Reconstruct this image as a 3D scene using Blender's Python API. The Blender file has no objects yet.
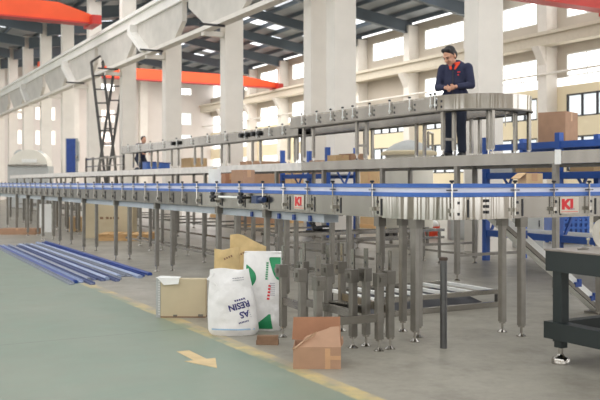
import bpy, bmesh, math, random
from mathutils import Vector, Matrix, noise
C = bpy.context.scene.collection
S = bpy.context.scene
random.seed(7)

# ------------------------------------------------------------------ camera, sky, exposure
TH = math.radians(28.94)                 # the hall's long axis is world +Y, the camera looks 29 degrees to its right
ct, st = math.cos(TH), math.sin(TH)
CAM_H = 1.4
cam = bpy.data.cameras.new('camera'); camo = bpy.data.objects.new('camera', cam); C.objects.link(camo)
camo.location = (0, 0, CAM_H); camo.rotation_euler = (math.pi / 2, 0, -TH)
cam.lens = 50.0; cam.sensor_width = 36.0; cam.shift_y = -17 / 600; cam.clip_end = 300
cam.dof.use_dof = True; cam.dof.focus_distance = 8.2; cam.dof.aperture_fstop = 3.2
S.camera = camo
w = bpy.data.worlds.new('sky'); S.world = w; w.use_nodes = True
nt = w.node_tree; bg = nt.nodes['Background']
geo = nt.nodes.new('ShaderNodeTexCoord'); sep = nt.nodes.new('ShaderNodeSeparateXYZ')
rmp = nt.nodes.new('ShaderNodeValToRGB')
rmp.color_ramp.elements[0].position = 0.5; rmp.color_ramp.elements[0].color = (1.0, 1.0, 1.0, 1)
rmp.color_ramp.elements[1].position = 0.95; rmp.color_ramp.elements[1].color = (.95, .95, .95, 1)
nt.links.new(geo.outputs['Generated'], sep.inputs[0]); nt.links.new(sep.outputs['Z'], rmp.inputs[0])
nt.links.new(rmp.outputs[0], bg.inputs[0]); bg.inputs[1].default_value = 1.25
def area(name, loc, rot, sx, sy, power, col=(1, .98, .95)):
    l = bpy.data.lights.new(name, 'AREA'); l.shape = 'RECTANGLE'; l.size = sx; l.size_y = sy; l.energy = power; l.color = col
    o = bpy.data.objects.new(name, l); C.objects.link(o); o.location = loc; o.rotation_euler = rot
# daylight that falls through the roof lights of the far bays
area('skylight_daylight', (21.6, 55, 11.0), (0, 0, 0), 16, 34, 2600)
S.view_settings.view_transform = 'Standard'; S.view_settings.look = 'None'
S.view_settings.gamma = 1.0; S.view_settings.use_curve_mapping = False
S.view_settings.exposure = .95

# ------------------------------------------------------------------ materials
def lin(v):
    v /= 255.0
    return v / 12.92 if v <= 0.04045 else ((v + 0.055) / 1.055) ** 2.4
def rgb(r, g, b): return (lin(r), lin(g), lin(b), 1)
MATS = {}
def mat(name, col, rough=.6, metal=0.0, var=.12, scale=6.0, bump=0.0, spec=.5, aniso=None, det=5):
    if name in MATS: return MATS[name]
    m = bpy.data.materials.new(name); m.use_nodes = True; n = m.node_tree; b = n.nodes['Principled BSDF']
    b.inputs['Roughness'].default_value = rough; b.inputs['Metallic'].default_value = metal
    b.inputs['Specular IOR Level'].default_value = spec
    tc = n.nodes.new('ShaderNodeTexCoord'); mp = n.nodes.new('ShaderNodeMapping'); nz = n.nodes.new('ShaderNodeTexNoise')
    nz.inputs['Scale'].default_value = scale; nz.inputs['Detail'].default_value = det
    if aniso: mp.inputs['Scale'].default_value = aniso
    n.links.new(tc.outputs['Object'], mp.inputs[0]); n.links.new(mp.outputs[0], nz.inputs[0])
    r = n.nodes.new('ShaderNodeValToRGB'); r.color_ramp.elements[0].position = .3; r.color_ramp.elements[1].position = .7
    r.color_ramp.elements[0].color = tuple(c * (1 - var) for c in col[:3]) + (1,)
    r.color_ramp.elements[1].color = tuple(min(1, c * (1 + var)) for c in col[:3]) + (1,)
    n.links.new(nz.outputs['Fac'], r.inputs[0]); n.links.new(r.outputs[0], b.inputs['Base Color'])
    if bump:
        bp = n.nodes.new('ShaderNodeBump'); bp.inputs['Strength'].default_value = bump; bp.inputs['Distance'].default_value = .02
        n.links.new(nz.outputs['Fac'], bp.inputs['Height']); n.links.new(bp.outputs[0], b.inputs['Normal'])
    MATS[name] = m
    return m
def emit(name, col, strength):
    if name in MATS: return MATS[name]
    m = bpy.data.materials.new(name); m.use_nodes = True; b = m.node_tree.nodes['Principled BSDF']
    b.inputs['Base Color'].default_value = (.8, .8, .8, 1); b.inputs['Emission Color'].default_value = col
    b.inputs['Emission Strength'].default_value = strength; MATS[name] = m
    return m
CONC = mat('concrete', rgb(228, 222, 213), .85, var=.06, scale=1.3, bump=.1)
CONCW = mat('concrete_white', rgb(240, 237, 231), .85, var=.05, scale=.8)
PLAST = mat('wall_plaster', rgb(194, 184, 170), .9, var=.05, scale=.5)
CREAM = mat('wall_cream', rgb(238, 224, 192), .9, var=.04, scale=.5)
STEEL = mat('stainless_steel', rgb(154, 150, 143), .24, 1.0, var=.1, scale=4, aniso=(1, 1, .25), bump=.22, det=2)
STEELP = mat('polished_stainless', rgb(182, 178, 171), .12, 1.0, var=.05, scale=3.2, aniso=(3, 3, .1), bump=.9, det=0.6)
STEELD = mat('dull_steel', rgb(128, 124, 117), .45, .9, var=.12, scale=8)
LEGM = mat('leg_steel', rgb(142, 138, 131), .4, .85, var=.1, scale=9)
BLUE = mat('blue_plastic', rgb(62, 106, 184), .4, var=.1, scale=9)
BLUED = mat('blue_dark_plastic', rgb(30, 66, 140), .4, var=.15, scale=7)
PALE = mat('pale_guide_plastic', rgb(214, 216, 232), .5, var=.05)
PALEB = mat('pale_blue_plastic', rgb(178, 186, 194), .45, var=.08)
BLACK = mat('black_plastic', rgb(28, 28, 30), .45, var=.2)
DARK = mat('dark_slot', rgb(52, 52, 56), .6, var=.1)
WHITEP = mat('white_plastic', rgb(236, 236, 232), .5, var=.04)
RED = mat('red_print', rgb(214, 36, 44), .5, var=.05)
ORANGE = mat('orange_crane_paint', rgb(232, 84, 36), .5, var=.08, scale=1)
REDC = mat('red_crane_paint', rgb(190, 52, 44), .5, var=.08, scale=1)
ROOFS = mat('roof_sheet', rgb(158, 163, 168), .7, var=.08, scale=.6)
ROOFB = mat('roof_steel', rgb(92, 102, 110), .55, var=.1, scale=.8)
CARD = mat('cardboard', rgb(174, 138, 112), .85, var=.07, scale=9)
CARDT = mat('cardboard_tan', rgb(204, 172, 130), .85, var=.06, scale=9)
CARDI = mat('cardboard_inside', rgb(166, 120, 92), .9, var=.07, scale=9)
KRAFT = mat('kraft_paper', rgb(206, 180, 130), .8, var=.1, scale=12, bump=.3)
SACKW = mat('woven_sack', rgb(232, 230, 228), .55, var=.04, scale=16, bump=.35)
GREENP = mat('green_print', rgb(30, 138, 88), .55, var=.06)
NAVYP = mat('navy_print', rgb(44, 44, 112), .6, var=.05)
GREYP = mat('grey_print', rgb(140, 138, 150), .6, var=.05)
WOOD = mat('raw_wood', rgb(212, 172, 122), .8, var=.15, scale=5, aniso=(1, 8, 8))
WOODD = mat('dark_wood', rgb(138, 108, 84), .8, var=.2, scale=9)
TABLEG = mat('dark_green_paint', rgb(36, 44, 44), .4, var=.12, scale=5)
TABLET = mat('table_top_steel', rgb(150, 142, 134), .5, .5, var=.2, scale=7)
RACKB = mat('rack_blue_paint', rgb(44, 88, 170), .45, var=.08)
CREAMB = mat('cream_board', rgb(200, 186, 156), .75, var=.05, scale=4)
CABG = mat('cabinet_grey', rgb(176, 178, 176), .6, var=.05)
TANKW = mat('tank_white', rgb(226, 222, 210), .5, var=.05, scale=2)
LADM = mat('ladder_dark', rgb(70, 68, 66), .6, var=.1)
SKIN = mat('skin', rgb(206, 154, 126), .55, var=.06, scale=12)
HAIR = mat('hair_black', rgb(34, 30, 30), .6, var=.3, scale=40)
NAVY = mat('navy_cloth', rgb(42, 46, 72), .85, var=.12, scale=14, bump=.2)
TROU = mat('dark_trousers', rgb(40, 46, 62), .85, var=.1, scale=14)
COLLAR = mat('orange_collar_cloth', rgb(232, 76, 46), .8, var=.06)
SHOE = mat('shoe_black', rgb(30, 30, 32), .5)
LIP = mat('lip', rgb(160, 92, 84), .5)
EYEM = mat('eye_dark', rgb(36, 28, 26), .3)
YELLOW = mat('yellow_paint', rgb(216, 184, 112), .7, var=.1)
WINGLOW = emit('window_daylight', (1.0, .99, .96, 1), 1.8)
WINWARM = emit('window_warm_daylight', (1.0, .78, .66, 1), 1.0)
WINDIM = emit('window_dim_daylight', (.62, .68, .70, 1), .55)
SKYL = emit('skylight_daylight_panel', (.86, .92, 1.0, 1), 1.0)
SKYL2 = emit('skylight_dirty_panel', (.8, .86, .95, 1), .5)

def floor_mat():
    m = bpy.data.materials.new('painted_concrete_floor'); m.use_nodes = True; n = m.node_tree; L = n.links
    b = n.nodes['Principled BSDF']
    g = n.nodes.new('ShaderNodeNewGeometry'); sp = n.nodes.new('ShaderNodeSeparateXYZ'); L.new(g.outputs['Position'], sp.inputs[0])
    def noi(scale, detail=6, rough=.6):
        z = n.nodes.new('ShaderNodeTexNoise'); z.inputs['Scale'].default_value = scale; z.inputs['Detail'].default_value = detail
        z.inputs['Roughness'].default_value = rough; L.new(g.outputs['Position'], z.inputs[0]); return z.outputs['Fac']
    def ramp(src, a, ca, bb, cb):
        r = n.nodes.new('ShaderNodeValToRGB'); r.color_ramp.elements[0].position = a; r.color_ramp.elements[0].color = ca
        r.color_ramp.elements[1].position = bb; r.color_ramp.elements[1].color = cb; L.new(src, r.inputs[0]); return r.outputs[0]
    def mth(op, a, bb=None, cc=None):
        k = n.nodes.new('ShaderNodeMath'); k.operation = op
        for i, v in enumerate((a, bb, cc)):
            if v is None: continue
            if isinstance(v, (int, float)): k.inputs[i].default_value = v
            else: L.new(v, k.inputs[i])
        return k.outputs[0]
    def mix(f, a, bb):
        k = n.nodes.new('ShaderNodeMix'); k.data_type = 'RGBA'; L.new(f, k.inputs[0])
        L.new(a, k.inputs[6]) if not isinstance(a, tuple) else setattr(k.inputs[6], 'default_value', a)
        L.new(bb, k.inputs[7]) if not isinstance(bb, tuple) else setattr(k.inputs[7], 'default_value', bb)
        return k.outputs[2]
    def step(src, edge, soft):
        k = n.nodes.new('ShaderNodeMapRange'); L.new(src, k.inputs[0]); k.inputs[1].default_value = edge - soft
        k.inputs[2].default_value = edge + soft; return k.outputs[0]
    n1, n2, n3, n4 = noi(.9), noi(3.2), noi(14, 8, .7), noi(.35, 3)
    green = mix(n4, ramp(n1, .3, rgb(120, 132, 117), .72, rgb(146, 147, 133)), ramp(n2, .3, rgb(96, 130, 112), .7, rgb(130, 143, 128)))
    grey = mix(n2, ramp(n1, .3, rgb(138, 134, 122), .7, rgb(164, 159, 146)), ramp(n3, .3, rgb(130, 126, 115), .75, rgb(168, 163, 150)))
    x, y = sp.outputs['X'], sp.outputs['Y']
    xw = mth('ADD', x, mth('MULTIPLY', mth('SUBTRACT', n3, .5), .05))
    base = mix(step(xw, 3.0, .012), green, grey)
    # worn yellow line between the green aisle and the work area
    inl = mth('MULTIPLY', step(xw, 2.93, .012), mth('SUBTRACT', 1.0, step(xw, 3.09, .012)))
    wear = ramp(n2, .40, (.12, .12, .12, 1), .66, (.9, .9, .9, 1))
    inl = mth('MULTIPLY', inl, wear)
    base = mix(inl, base, rgb(206, 184, 124))
    # saw-cut joints across the aisle, and stains
    def joint(coord, at, hw): return mth('LESS_THAN', mth('ABSOLUTE', mth('SUBTRACT', coord, at)), hw)
    yj = mth('ADD', y, mth('MULTIPLY', mth('SUBTRACT', n1, .5), .02))
    j = mth('ADD', joint(yj, 7.55, .008), joint(yj, 13.4, .008))
    j = mth('MULTIPLY', j, mth('LESS_THAN', x, 2.9))
    base = mix(mth('MULTIPLY', j, .6), base, rgb(84, 84, 74))
    st_ = ramp(noi(1.6, 9, .75), .50, (0, 0, 0, 1), .70, (.6, .6, .6, 1))
    base = mix(mth('MULTIPLY', st_, step(x, 3.2, .1)), base, rgb(112, 106, 96))
    base = mix(mth('MULTIPLY', ramp(noi(.55, 7, .7), .46, (0, 0, 0, 1), .62, (.5, .5, .5, 1)), step(x, 3.3, .2)), base, rgb(120, 115, 105))
    L.new(base, b.inputs['Base Color'])
    rr = n.nodes.new('ShaderNodeMapRange'); L.new(n2, rr.inputs[0]); rr.inputs[3].default_value = .28; rr.inputs[4].default_value = .5
    L.new(rr.outputs[0], b.inputs['Roughness']); b.inputs['Specular IOR Level'].default_value = .35
    bp = n.nodes.new('ShaderNodeBump'); bp.inputs['Strength'].default_value = .06; bp.inputs['Distance'].default_value = .01
    L.new(n3, bp.inputs['Height']); L.new(bp.outputs[0], b.inputs['Normal'])
    return m

# ------------------------------------------------------------------ helpers
def G(px, py, z=0.0):
    """world point at height z that the photograph shows at pixel px, py"""
    Y = 833.0 * (CAM_H - z) / (py - 183.0); X = (px - 300) / 833.0 * Y
    return Vector((ct * X + st * Y, -st * X + ct * Y, z))
def D(px, py, Y):
    X = (px - 300) / 833.0 * Y
    return Vector((ct * X + st * Y, -st * X + ct * Y, CAM_H + (183.0 - py) / 833.0 * Y))
def UA(px, V):
    k = (px - 300) / 833.0
    return V * (ct - k * st) / (st + k * ct)

class MB:
    def __init__(s): s.v = []; s.f = []; s.sm = []
    def add(s, vs, fs, smooth=False):
        o = len(s.v); s.v += [tuple(v) for v in vs]
        for f in fs: s.f.append([i + o for i in f]); s.sm.append(smooth)
        return s
    def box(s, x0, x1, y0, y1, z0, z1):
        vs = [(x0, y0, z0), (x1, y0, z0), (x1, y1, z0), (x0, y1, z0), (x0, y0, z1), (x1, y0, z1), (x1, y1, z1), (x0, y1, z1)]
        return s.add(vs, [(0, 3, 2, 1), (4, 5, 6, 7), (0, 1, 5, 4), (1, 2, 6, 5), (2, 3, 7, 6), (3, 0, 4, 7)])
    def cbox(s, c, sx, sy, sz, rz=0.0, bev=0.0):
        """box centred in x, y on c, standing on c.z, bevelled vertical edges if bev"""
        hx, hy = sx / 2, sy / 2
        if bev:
            b = bev; pts = [(-hx + b, -hy), (hx - b, -hy), (hx, -hy + b), (hx, hy - b), (hx - b, hy), (-hx + b, hy), (-hx, hy - b), (-hx, -hy + b)]
        else: pts = [(-hx, -hy), (hx, -hy), (hx, hy), (-hx, hy)]
        cr, sr = math.cos(rz), math.sin(rz)
        pts = [(c[0] + x * cr - y * sr, c[1] + x * sr + y * cr) for x, y in pts]
        return s.prism(pts, c[2], c[2] + sz)
    def prism(s, pts, z0, z1):
        n = len(pts); vs = [(x, y, z0) for x, y in pts] + [(x, y, z1) for x, y in pts]
        return s.add(vs, [tuple(reversed(range(n))), tuple(range(n, 2 * n))] + [(i, (i + 1) % n, n + (i + 1) % n, n + i) for i in range(n)])
    def extrude(s, pts3, d):
        """planar polygon pts3 extruded along d"""
        n = len(pts3); d = Vector(d); a = [Vector(p) for p in pts3]; vs = a + [p + d for p in a]
        return s.add(vs, [tuple(reversed(range(n))), tuple(range(n, 2 * n))] + [(i, (i + 1) % n, n + (i + 1) % n, n + i) for i in range(n)])
    def bar(s, p, q, wd, ht, up=(0, 0, 1)):
        p, q = Vector(p), Vector(q); d = (q - p).normalized(); u = Vector(up)
        if abs(d.dot(u)) > .99: u = Vector((0, 1, 0))
        a = d.cross(u).normalized(); b = a.cross(d).normalized(); vs = []
        for e in (p, q):
            for i, j in ((-1, -1), (1, -1), (1, 1), (-1, 1)): vs.append(e + a * i * wd / 2 + b * j * ht / 2)
        return s.add(vs, [(0, 1, 2, 3), (7, 6, 5, 4), (0, 4, 5, 1), (1, 5, 6, 2), (2, 6, 7, 3), (3, 7, 4, 0)])
    def tube(s, p, q, r, r2=None, n=10, caps=True):
        p, q = Vector(p), Vector(q); r2 = r if r2 is None else r2; d = (q - p).normalized()
        u = Vector((0, 0, 1)) if abs(d.z) < .9 else Vector((1, 0, 0)); a = d.cross(u).normalized(); b = d.cross(a)
        vs = [p + (a * math.cos(t) + b * math.sin(t)) * r for t in [2 * math.pi * i / n for i in range(n)]]
        vs += [q + (a * math.cos(t) + b * math.sin(t)) * r2 for t in [2 * math.pi * i / n for i in range(n)]]
        o = len(s.v); s.add(vs, [(i, n + i, n + (i + 1) % n, (i + 1) % n) for i in range(n)], True)
        if caps:
            s.f.append([o + i for i in range(n)]); s.sm.append(False)
            s.f.append([o + n + i for i in reversed(range(n))]); s.sm.append(False)
        return s
    def path(s, pts, r, n=8):
        for i in range(len(pts) - 1): s.tube(pts[i], pts[i + 1], r, n=n)
        return s
    def lathe(s, c, prof, n=18):
        vs = []; fs = []
        for r, z in prof:
            for i in range(n):
                t = 2 * math.pi * i / n; vs.append((c[0] + r * math.cos(t), c[1] + r * math.sin(t), c[2] + z))
        for k in range(len(prof) - 1):
            for i in range(n): fs.append((k * n + i, k * n + (i + 1) % n, (k + 1) * n + (i + 1) % n, (k + 1) * n + i))
        s.add(vs, fs, True); o = len(s.v) - len(vs)
        s.f.append([o + i for i in reversed(range(n))]); s.sm.append(False)
        s.f.append([o + (len(prof) - 1) * n + i for i in range(n)]); s.sm.append(False)
        return s
    def sweep(s, path, prof, smooth=False):
        """closed cross-section prof [(offset to the right of travel, z)] along a flat path [(x, y)]"""
        P = [Vector(p) for p in path]; m = len(prof); vs = []
        for i, p in enumerate(P):
            d1 = (P[i] - P[i - 1]).normalized() if i else None; d2 = (P[i + 1] - P[i]).normalized() if i < len(P) - 1 else None
            d = ((d1 or d2) + (d2 or d1)).normalized(); nrm = Vector((d.y, -d.x))
            k = 1.0 / max(.5, nrm.dot(Vector(((d1 or d2).y, -(d1 or d2).x))))
            for o, z in prof: vs.append((p.x + nrm.x * o * k, p.y + nrm.y * o * k, z))
        fs = []
        for i in range(len(P) - 1):
            for j in range(m): fs.append((i * m + j, i * m + (j + 1) % m, (i + 1) * m + (j + 1) % m, (i + 1) * m + j))
        o = len(s.v); s.add(vs, fs, smooth)
        s.f.append([o + j for j in reversed(range(m))]); s.sm.append(False)
        s.f.append([o + (len(P) - 1) * m + j for j in range(m)]); s.sm.append(False)
        return s
    def ell(s, c, rx, ry, rz, M=None, nu=16, nv=10):
        vs = []; fs = []
        for j in range(nv + 1):
            ph = math.pi * j / nv
            for i in range(nu):
                t = 2 * math.pi * i / nu; p = Vector((rx * math.sin(ph) * math.cos(t), ry * math.sin(ph) * math.sin(t), rz * math.cos(ph)))
                vs.append((M @ p if M else p) + Vector(c))
        for j in range(nv):
            for i in range(nu): fs.append((j * nu + i, (j + 1) * nu + i, (j + 1) * nu + (i + 1) % nu, j * nu + (i + 1) % nu))
        return s.add(vs, fs, True)
    def limb(s, p, q, r1, r2, flat=1.0, side=None, n=14):
        """tapered capsule, squashed by flat at right angles to side"""
        p, q = Vector(p), Vector(q); d = (q - p).normalized(); L = (q - p).length
        a = Vector(side) if side else (Vector((1, 0, 0)) if abs(d.x) < .8 else Vector((0, 1, 0)))
        a = (a - d * a.dot(d)).normalized(); b = d.cross(a); rings = []
        for k in range(5): t = math.pi / 2 * (1 - k / 4); rings.append((-r1 * math.sin(t), r1 * math.cos(t)))
        for k in range(5): t = math.pi / 2 * k / 4; rings.append((L + r2 * math.sin(t), r2 * math.cos(t)))
        vs = []; fs = []
        for h, r in rings:
            r = max(r, 1e-4)
            for i in range(n):
                t = 2 * math.pi * i / n; vs.append(p + d * h + a * math.cos(t) * r + b * math.sin(t) * r * flat)
        for k in range(len(rings) - 1):
            for i in range(n): fs.append((k * n + i, k * n + (i + 1) % n, (k + 1) * n + (i + 1) % n, (k + 1) * n + i))
        return s.add(vs, fs, True)

OFF = {}
def root_of(o):
    while o.parent: o = o.parent
    return o
def tag(o, label=None, cat=None, group=None, kind=None):
    if label: o['label'] = label
    if cat: o['category'] = cat
    if group: o['group'] = group
    if kind: o['kind'] = kind
    return o
def thing(name, label, cat, loc=(0, 0, 0), rz=0.0, group=None, world=False):
    """world=True: the parts' shapes are given in world coordinates, else in the thing's own"""
    o = bpy.data.objects.new(name, None); C.objects.link(o); o.location = loc; o.rotation_euler = (0, 0, rz)
    o.empty_display_size = .1
    if world: OFF[o.name] = Vector(loc)
    return tag(o, label, cat, group)
def mesh_of(name, mb, m):
    me = bpy.data.meshes.new(name); me.from_pydata(mb.v, [], mb.f)
    me.polygons.foreach_set('use_smooth', mb.sm); me.materials.append(m)
    bm = bmesh.new(); bm.from_mesh(me); bmesh.ops.recalc_face_normals(bm, faces=bm.faces); bm.to_mesh(me); bm.free(); me.set_sharp_from_angle(angle=math.radians(40)); me.update()
    return me
def part(name, mb, m, parent=None, label=None):
    off = Vector((0, 0, 0))
    if parent is not None: off = OFF.get(root_of(parent).name, off)
    if off.length: mb.v = [(x - off.x, y - off.y, z - off.z) for x, y, z in mb.v]
    o = bpy.data.objects.new(name, mesh_of(name, mb, m)); C.objects.link(o); o.parent = parent
    if label: o['label'] = label
    return o
def solo(name, mb, m, label=None, cat=None, group=None, kind=None):
    """one-mesh thing with its origin at the middle of its base"""
    xs, ys, zs = zip(*mb.v); c = Vector(((min(xs) + max(xs)) / 2, (min(ys) + max(ys)) / 2, min(zs)))
    mb.v = [(x - c.x, y - c.y, z - c.z) for x, y, z in mb.v]
    o = bpy.data.objects.new(name, mesh_of(name, mb, m)); C.objects.link(o); o.location = c
    return tag(o, label, cat, group, kind)
def struct(name, mb, m): return solo(name, mb, m, kind='structure')
def dup(root, loc, rz, label, group=None):
    r = root.copy(); C.objects.link(r); r.location = loc; r.rotation_euler = (0, 0, rz); r['label'] = label
    if group: r['group'] = group
    for ch in list(root.children):
        c = ch.copy(); C.objects.link(c); c.parent = r
        for g in list(ch.children):
            d = g.copy(); C.objects.link(d); d.parent = c
    return r
def text_mb(txt, size, bold=.03):
    cu = bpy.data.curves.new('letters', 'FONT'); cu.body = txt; cu.size = size; cu.align_x = 'CENTER'; cu.align_y = 'CENTER'; cu.offset = size * bold
    cu.resolution_u = 3
    o = bpy.data.objects.new('letters', cu); C.objects.link(o)
    dg = bpy.context.evaluated_depsgraph_get(); me = o.evaluated_get(dg).to_mesh()
    vs = [tuple(v.co) for v in me.vertices]; fs = [tuple(p.vertices) for p in me.polygons]
    o.evaluated_get(dg).to_mesh_clear(); bpy.data.objects.remove(o); bpy.data.curves.remove(cu)
    return vs, fs
def baked(name, mb, m, parent, voxel, smooth=4, label=None):
    """join overlapping limbs into one continuous skin"""
    o = bpy.data.objects.new(name, mesh_of(name, mb, m)); C.objects.link(o)
    r = o.modifiers.new('r', 'REMESH'); r.mode = 'VOXEL'; r.voxel_size = voxel; r.use_smooth_shade = True
    sm = o.modifiers.new('s', 'SMOOTH'); sm.factor = .5; sm.iterations = smooth
    dg = bpy.context.evaluated_depsgraph_get(); me = bpy.data.meshes.new_from_object(o.evaluated_get(dg))
    o.modifiers.clear(); o.data = me; me.polygons.foreach_set('use_smooth', [True] * len(me.polygons)); o.parent = parent
    if not me.materials: me.materials.append(m)
    if label: o['label'] = label
    return o
ORD = ['first', 'second', 'third', 'fourth', 'fifth', 'sixth', 'seventh', 'eighth', 'ninth', 'tenth', 'eleventh', 'twelfth', 'thirteenth',
       'fourteenth', 'fifteenth', 'sixteenth', 'seventeenth', 'eighteenth', 'nineteenth', 'twentieth']

# ------------------------------------------------------------------ the hall
V_COL, V_WALL, U_END = 11.3, 32.0, 76.0
struct('floor', MB().box(-30, 33, -25, 77, -.2, 0), floor_mat())
ar = MB(); a0, a1 = G(183, 351), G(217, 368); dr = (a1 - a0).normalized(); sd = Vector((dr.y, -dr.x, 0)); e = a1 - dr * .34
ar.extrude([a0 + sd * .055, e + sd * .055, e + sd * .13, a1, e - sd * .13, e - sd * .055, a0 - sd * .055], (0, 0, .002))
struct('floor_arrow', ar, mat('worn_arrow_paint', rgb(204, 180, 136), .7, var=.12, scale=6))

# right long wall, with its rows of windows and its engaged pillars
BAY = 5.8; PIL = [19.5 + BAY * k for k in range(10)]
rows = [(2.0, 3.75, 'dim'), (4.7, 5.85, 'dim'), (6.75, 7.9, 'day'), (9.7, 10.95, 'day')]
levels = [0] + [z for r in rows for z in r[:2]] + [11.5]
wl, wu = MB(), MB()
for k in range(0, len(levels), 2):
    (wl if levels[k + 1] < 6.4 else wu).box(V_WALL, V_WALL + .3, 10, U_END, levels[k], min(levels[k + 1], 6.3) if levels[k] < 6 else levels[k + 1])
    if levels[k] < 6.3 < levels[k + 1]: wl.box(V_WALL - .002, V_WALL + .3, 10, U_END, levels[k], 6.3)
for z0, z1, kk in rows:
    edges = [10.0]
    for p in PIL:
        if not (z0 == 6.75 and abs(p - 42.7) < .5): edges += [p + 1.1, p + 4.9]
    edges = [e_ for e_ in edges if e_ < U_END] + [U_END]
    for k in range(0, len(edges) - 1, 2): (wl if z1 < 6.3 else wu).box(V_WALL, V_WALL + .3, edges[k], edges[k + 1], z0, z1)
struct('wall_right', wu, PLAST); struct('wall_right_lower', wl, CREAM)
nwin = 0
def window(axis, a, b0, b1, z0, z1, glow, bars=3, fm=None):
    global nwin; nwin += 1
    f = MB(); p = MB(); t = .07
    def bx(m_, c0, c1, w0, w1, d0, d1):
        m_.box(a + d0, a + d1, c0, c1, w0, w1) if axis == 'x' else m_.box(c0, c1, a + d0, a + d1, w0, w1)
    bx(f, b0, b1, z0, z0 + t, .02, .14); bx(f, b0, b1, z1 - t, z1, .02, .14)
    for k in range(bars + 1):
        c = b0 + (b1 - b0 - t) * k / bars; bx(f, c, c + t, z0 + t, z1 - t, .02, .14)
    bx(p, b0, b1, z0, z1, .15, .18)
    o = struct('window_%d' % nwin, f, fm or WHITEP)
    xs = part('window_pane', p, glow, None); xs.location = -o.location; xs.parent = o
for p in PIL:
    if p + 4.9 > U_END or p < 18: continue
    for z0, z1, kk in rows:
        if kk == 'dim' and p > 45 or (kk == 'day' and z0 < 8 and abs(p - 42.7) < .5): continue
        window('x', V_WALL, p + 1.1, p + 4.9, z0, z1, WINGLOW if kk == 'day' else WINDIM, 3 if kk == 'day' else 4, None if kk == 'day' else DARK)
for p in PIL[1:]: struct('wall_pillar', MB().box(V_WALL - .75, V_WALL, p - .3, p + .3, 0, 11.3), CONC)
struct('crane_beam', MB().box(V_WALL - 1.1, V_WALL - .45, 10, U_END, 8.3, 8.95).box(V_WALL - 1.25, V_WALL - .3, 10, U_END, 8.8, 8.97), mat('concrete_beam_cream', rgb(204, 194, 176), .85, var=.05))
struct('wall_pipe', MB().tube((V_WALL - .85, 12, 6.9), (V_WALL - .85, U_END, 6.9), .06), CONC)
for p in PIL[1:]: struct('wall_corbel', MB().extrude([(V_WALL - 1.25, p - .25, 8.3), (V_WALL - .75, p - .25, 7.4), (V_WALL - .75, p - .25, 8.3)], (0, .5, 0)), CONC)
# far gable wall
fw = MB()
vz = [(4.8, 6.1, WINWARM), (7.0, 8.2, WINWARM), (9.9, 10.6, WINGLOW)]
lv = [0] + [z for r in vz for z in r[:2]] + [13.2]
for k in range(0, len(lv), 2): fw.box(-8, V_WALL + .3, U_END, U_END + .3, lv[k], lv[k + 1])
vps = [(13.2, 14.1), (15.2, 17.0), (20.4, 22.4), (27.2, 30.0)]
for z0, z1, mm in vz:
    e_ = [-8] + [q for r in vps for q in r] + [V_WALL + .3]
    for k in range(0, len(e_), 2): fw.box(e_[k], e_[k + 1], U_END, U_END + .3, z0, z1)
    for i, (q0, q1) in enumerate(vps):
        window('y', U_END, q0, q1, z0, z1, mm if i < 3 else (WINGLOW if z0 > 9 else WINDIM), 2)
struct('wall_far', fw, mat('far_wall_plaster', rgb(220, 212, 205), .9, var=.06, scale=.4))
for q in (18.6, 25.0): struct('wall_pillar', MB().box(q - .35, q + .35, U_END - .6, U_END, 0, 12.5), CONC)

# the hall's unseen left and back walls, added with tall openings for steel reflections
def open_wall(name, axis, a, b0, b1, top):
    m_ = MB()
    def bx(c0, c1, z0, z1, d=.3): m_.box(a - d, a, c0, c1, z0, z1) if axis == 'x' else m_.box(c0, c1, a - d, a, z0, z1)
    bx(b0, b1, 0, .12); bx(b0, b1, 4.4, 6.0); bx(b0, b1, 7.6, top)
    q = b0
    while q < b1: bx(q, q + 2.6, .12, 4.4); bx(q, q + 2.2, 6.0, 7.6); q += 5.8
    struct(name, m_, PLAST)
open_wall('wall_left_unseen', 'x', -13.0, -14, 76, 9.0); open_wall('wall_back_unseen', 'y', -14.0, -13, 32, 9.0)

# the row of concrete pillars that carries the crane runway
COLU = [12.99, 18.57, 19.8] + [25.6 + 5.8 * k for k in range(9)]
for u in COLU: struct('concrete_pillar', MB().box(V_COL, V_COL + .66, u, u + .43, 0, 11.7), CONC)
for u in COLU[3:]: struct('pillar_bracket', MB().box(V_COL - .75, V_COL, u + .1, u + .3, 6.3, 6.46), CONC)

# crane runway: deep top beam, slender bottom chord and hanging plates at every bay
RV = 10.55
struct('runway_beam', MB().box(RV, RV + .3, 14, U_END, 7.84, 8.22).box(RV - .12, RV + .6, 14, U_END, 8.2, 8.34)
       .box(RV + .1, RV + .2, 14, U_END, 8.34, 8.46), CONCW)
struct('runway_chord', MB().box(RV - .05, RV + .3, 14, U_END, 6.44, 6.58), CONC)
PLATE_SHADED = mat('concrete_plate_shaded', rgb(204, 199, 191), .85, var=.08, scale=2, bump=.1)  # recess shade is put into the plates' greyer colour, brighter light into whiter ribs
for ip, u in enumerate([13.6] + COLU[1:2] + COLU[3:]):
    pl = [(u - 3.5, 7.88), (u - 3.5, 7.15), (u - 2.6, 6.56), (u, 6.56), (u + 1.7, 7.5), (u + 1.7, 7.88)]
    struct('runway_plate', MB().extrude([(RV + .1, q, z) for q, z in pl], (.18, 0, 0)), PLATE_SHADED)
    if ip % 2 == 1: struct('runway_rib', MB().extrude([(RV - .22, q, z) for q, z in [(u - .1, 6.56), (u + .3, 6.56), (u + 1.95, 7.5), (u + 1.95, 7.84), (u + 1.55, 7.84), (u + 1.55, 7.55)]], (.34, 0, 0)), CONCW)
for q in (25.0, 30.8, 36.6, 42.4): struct('runway_bolt', MB().bar((RV - .7, q - .6, 6.4), (RV + .2, q - .6, 6.4), .07, .06), DARK)

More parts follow.
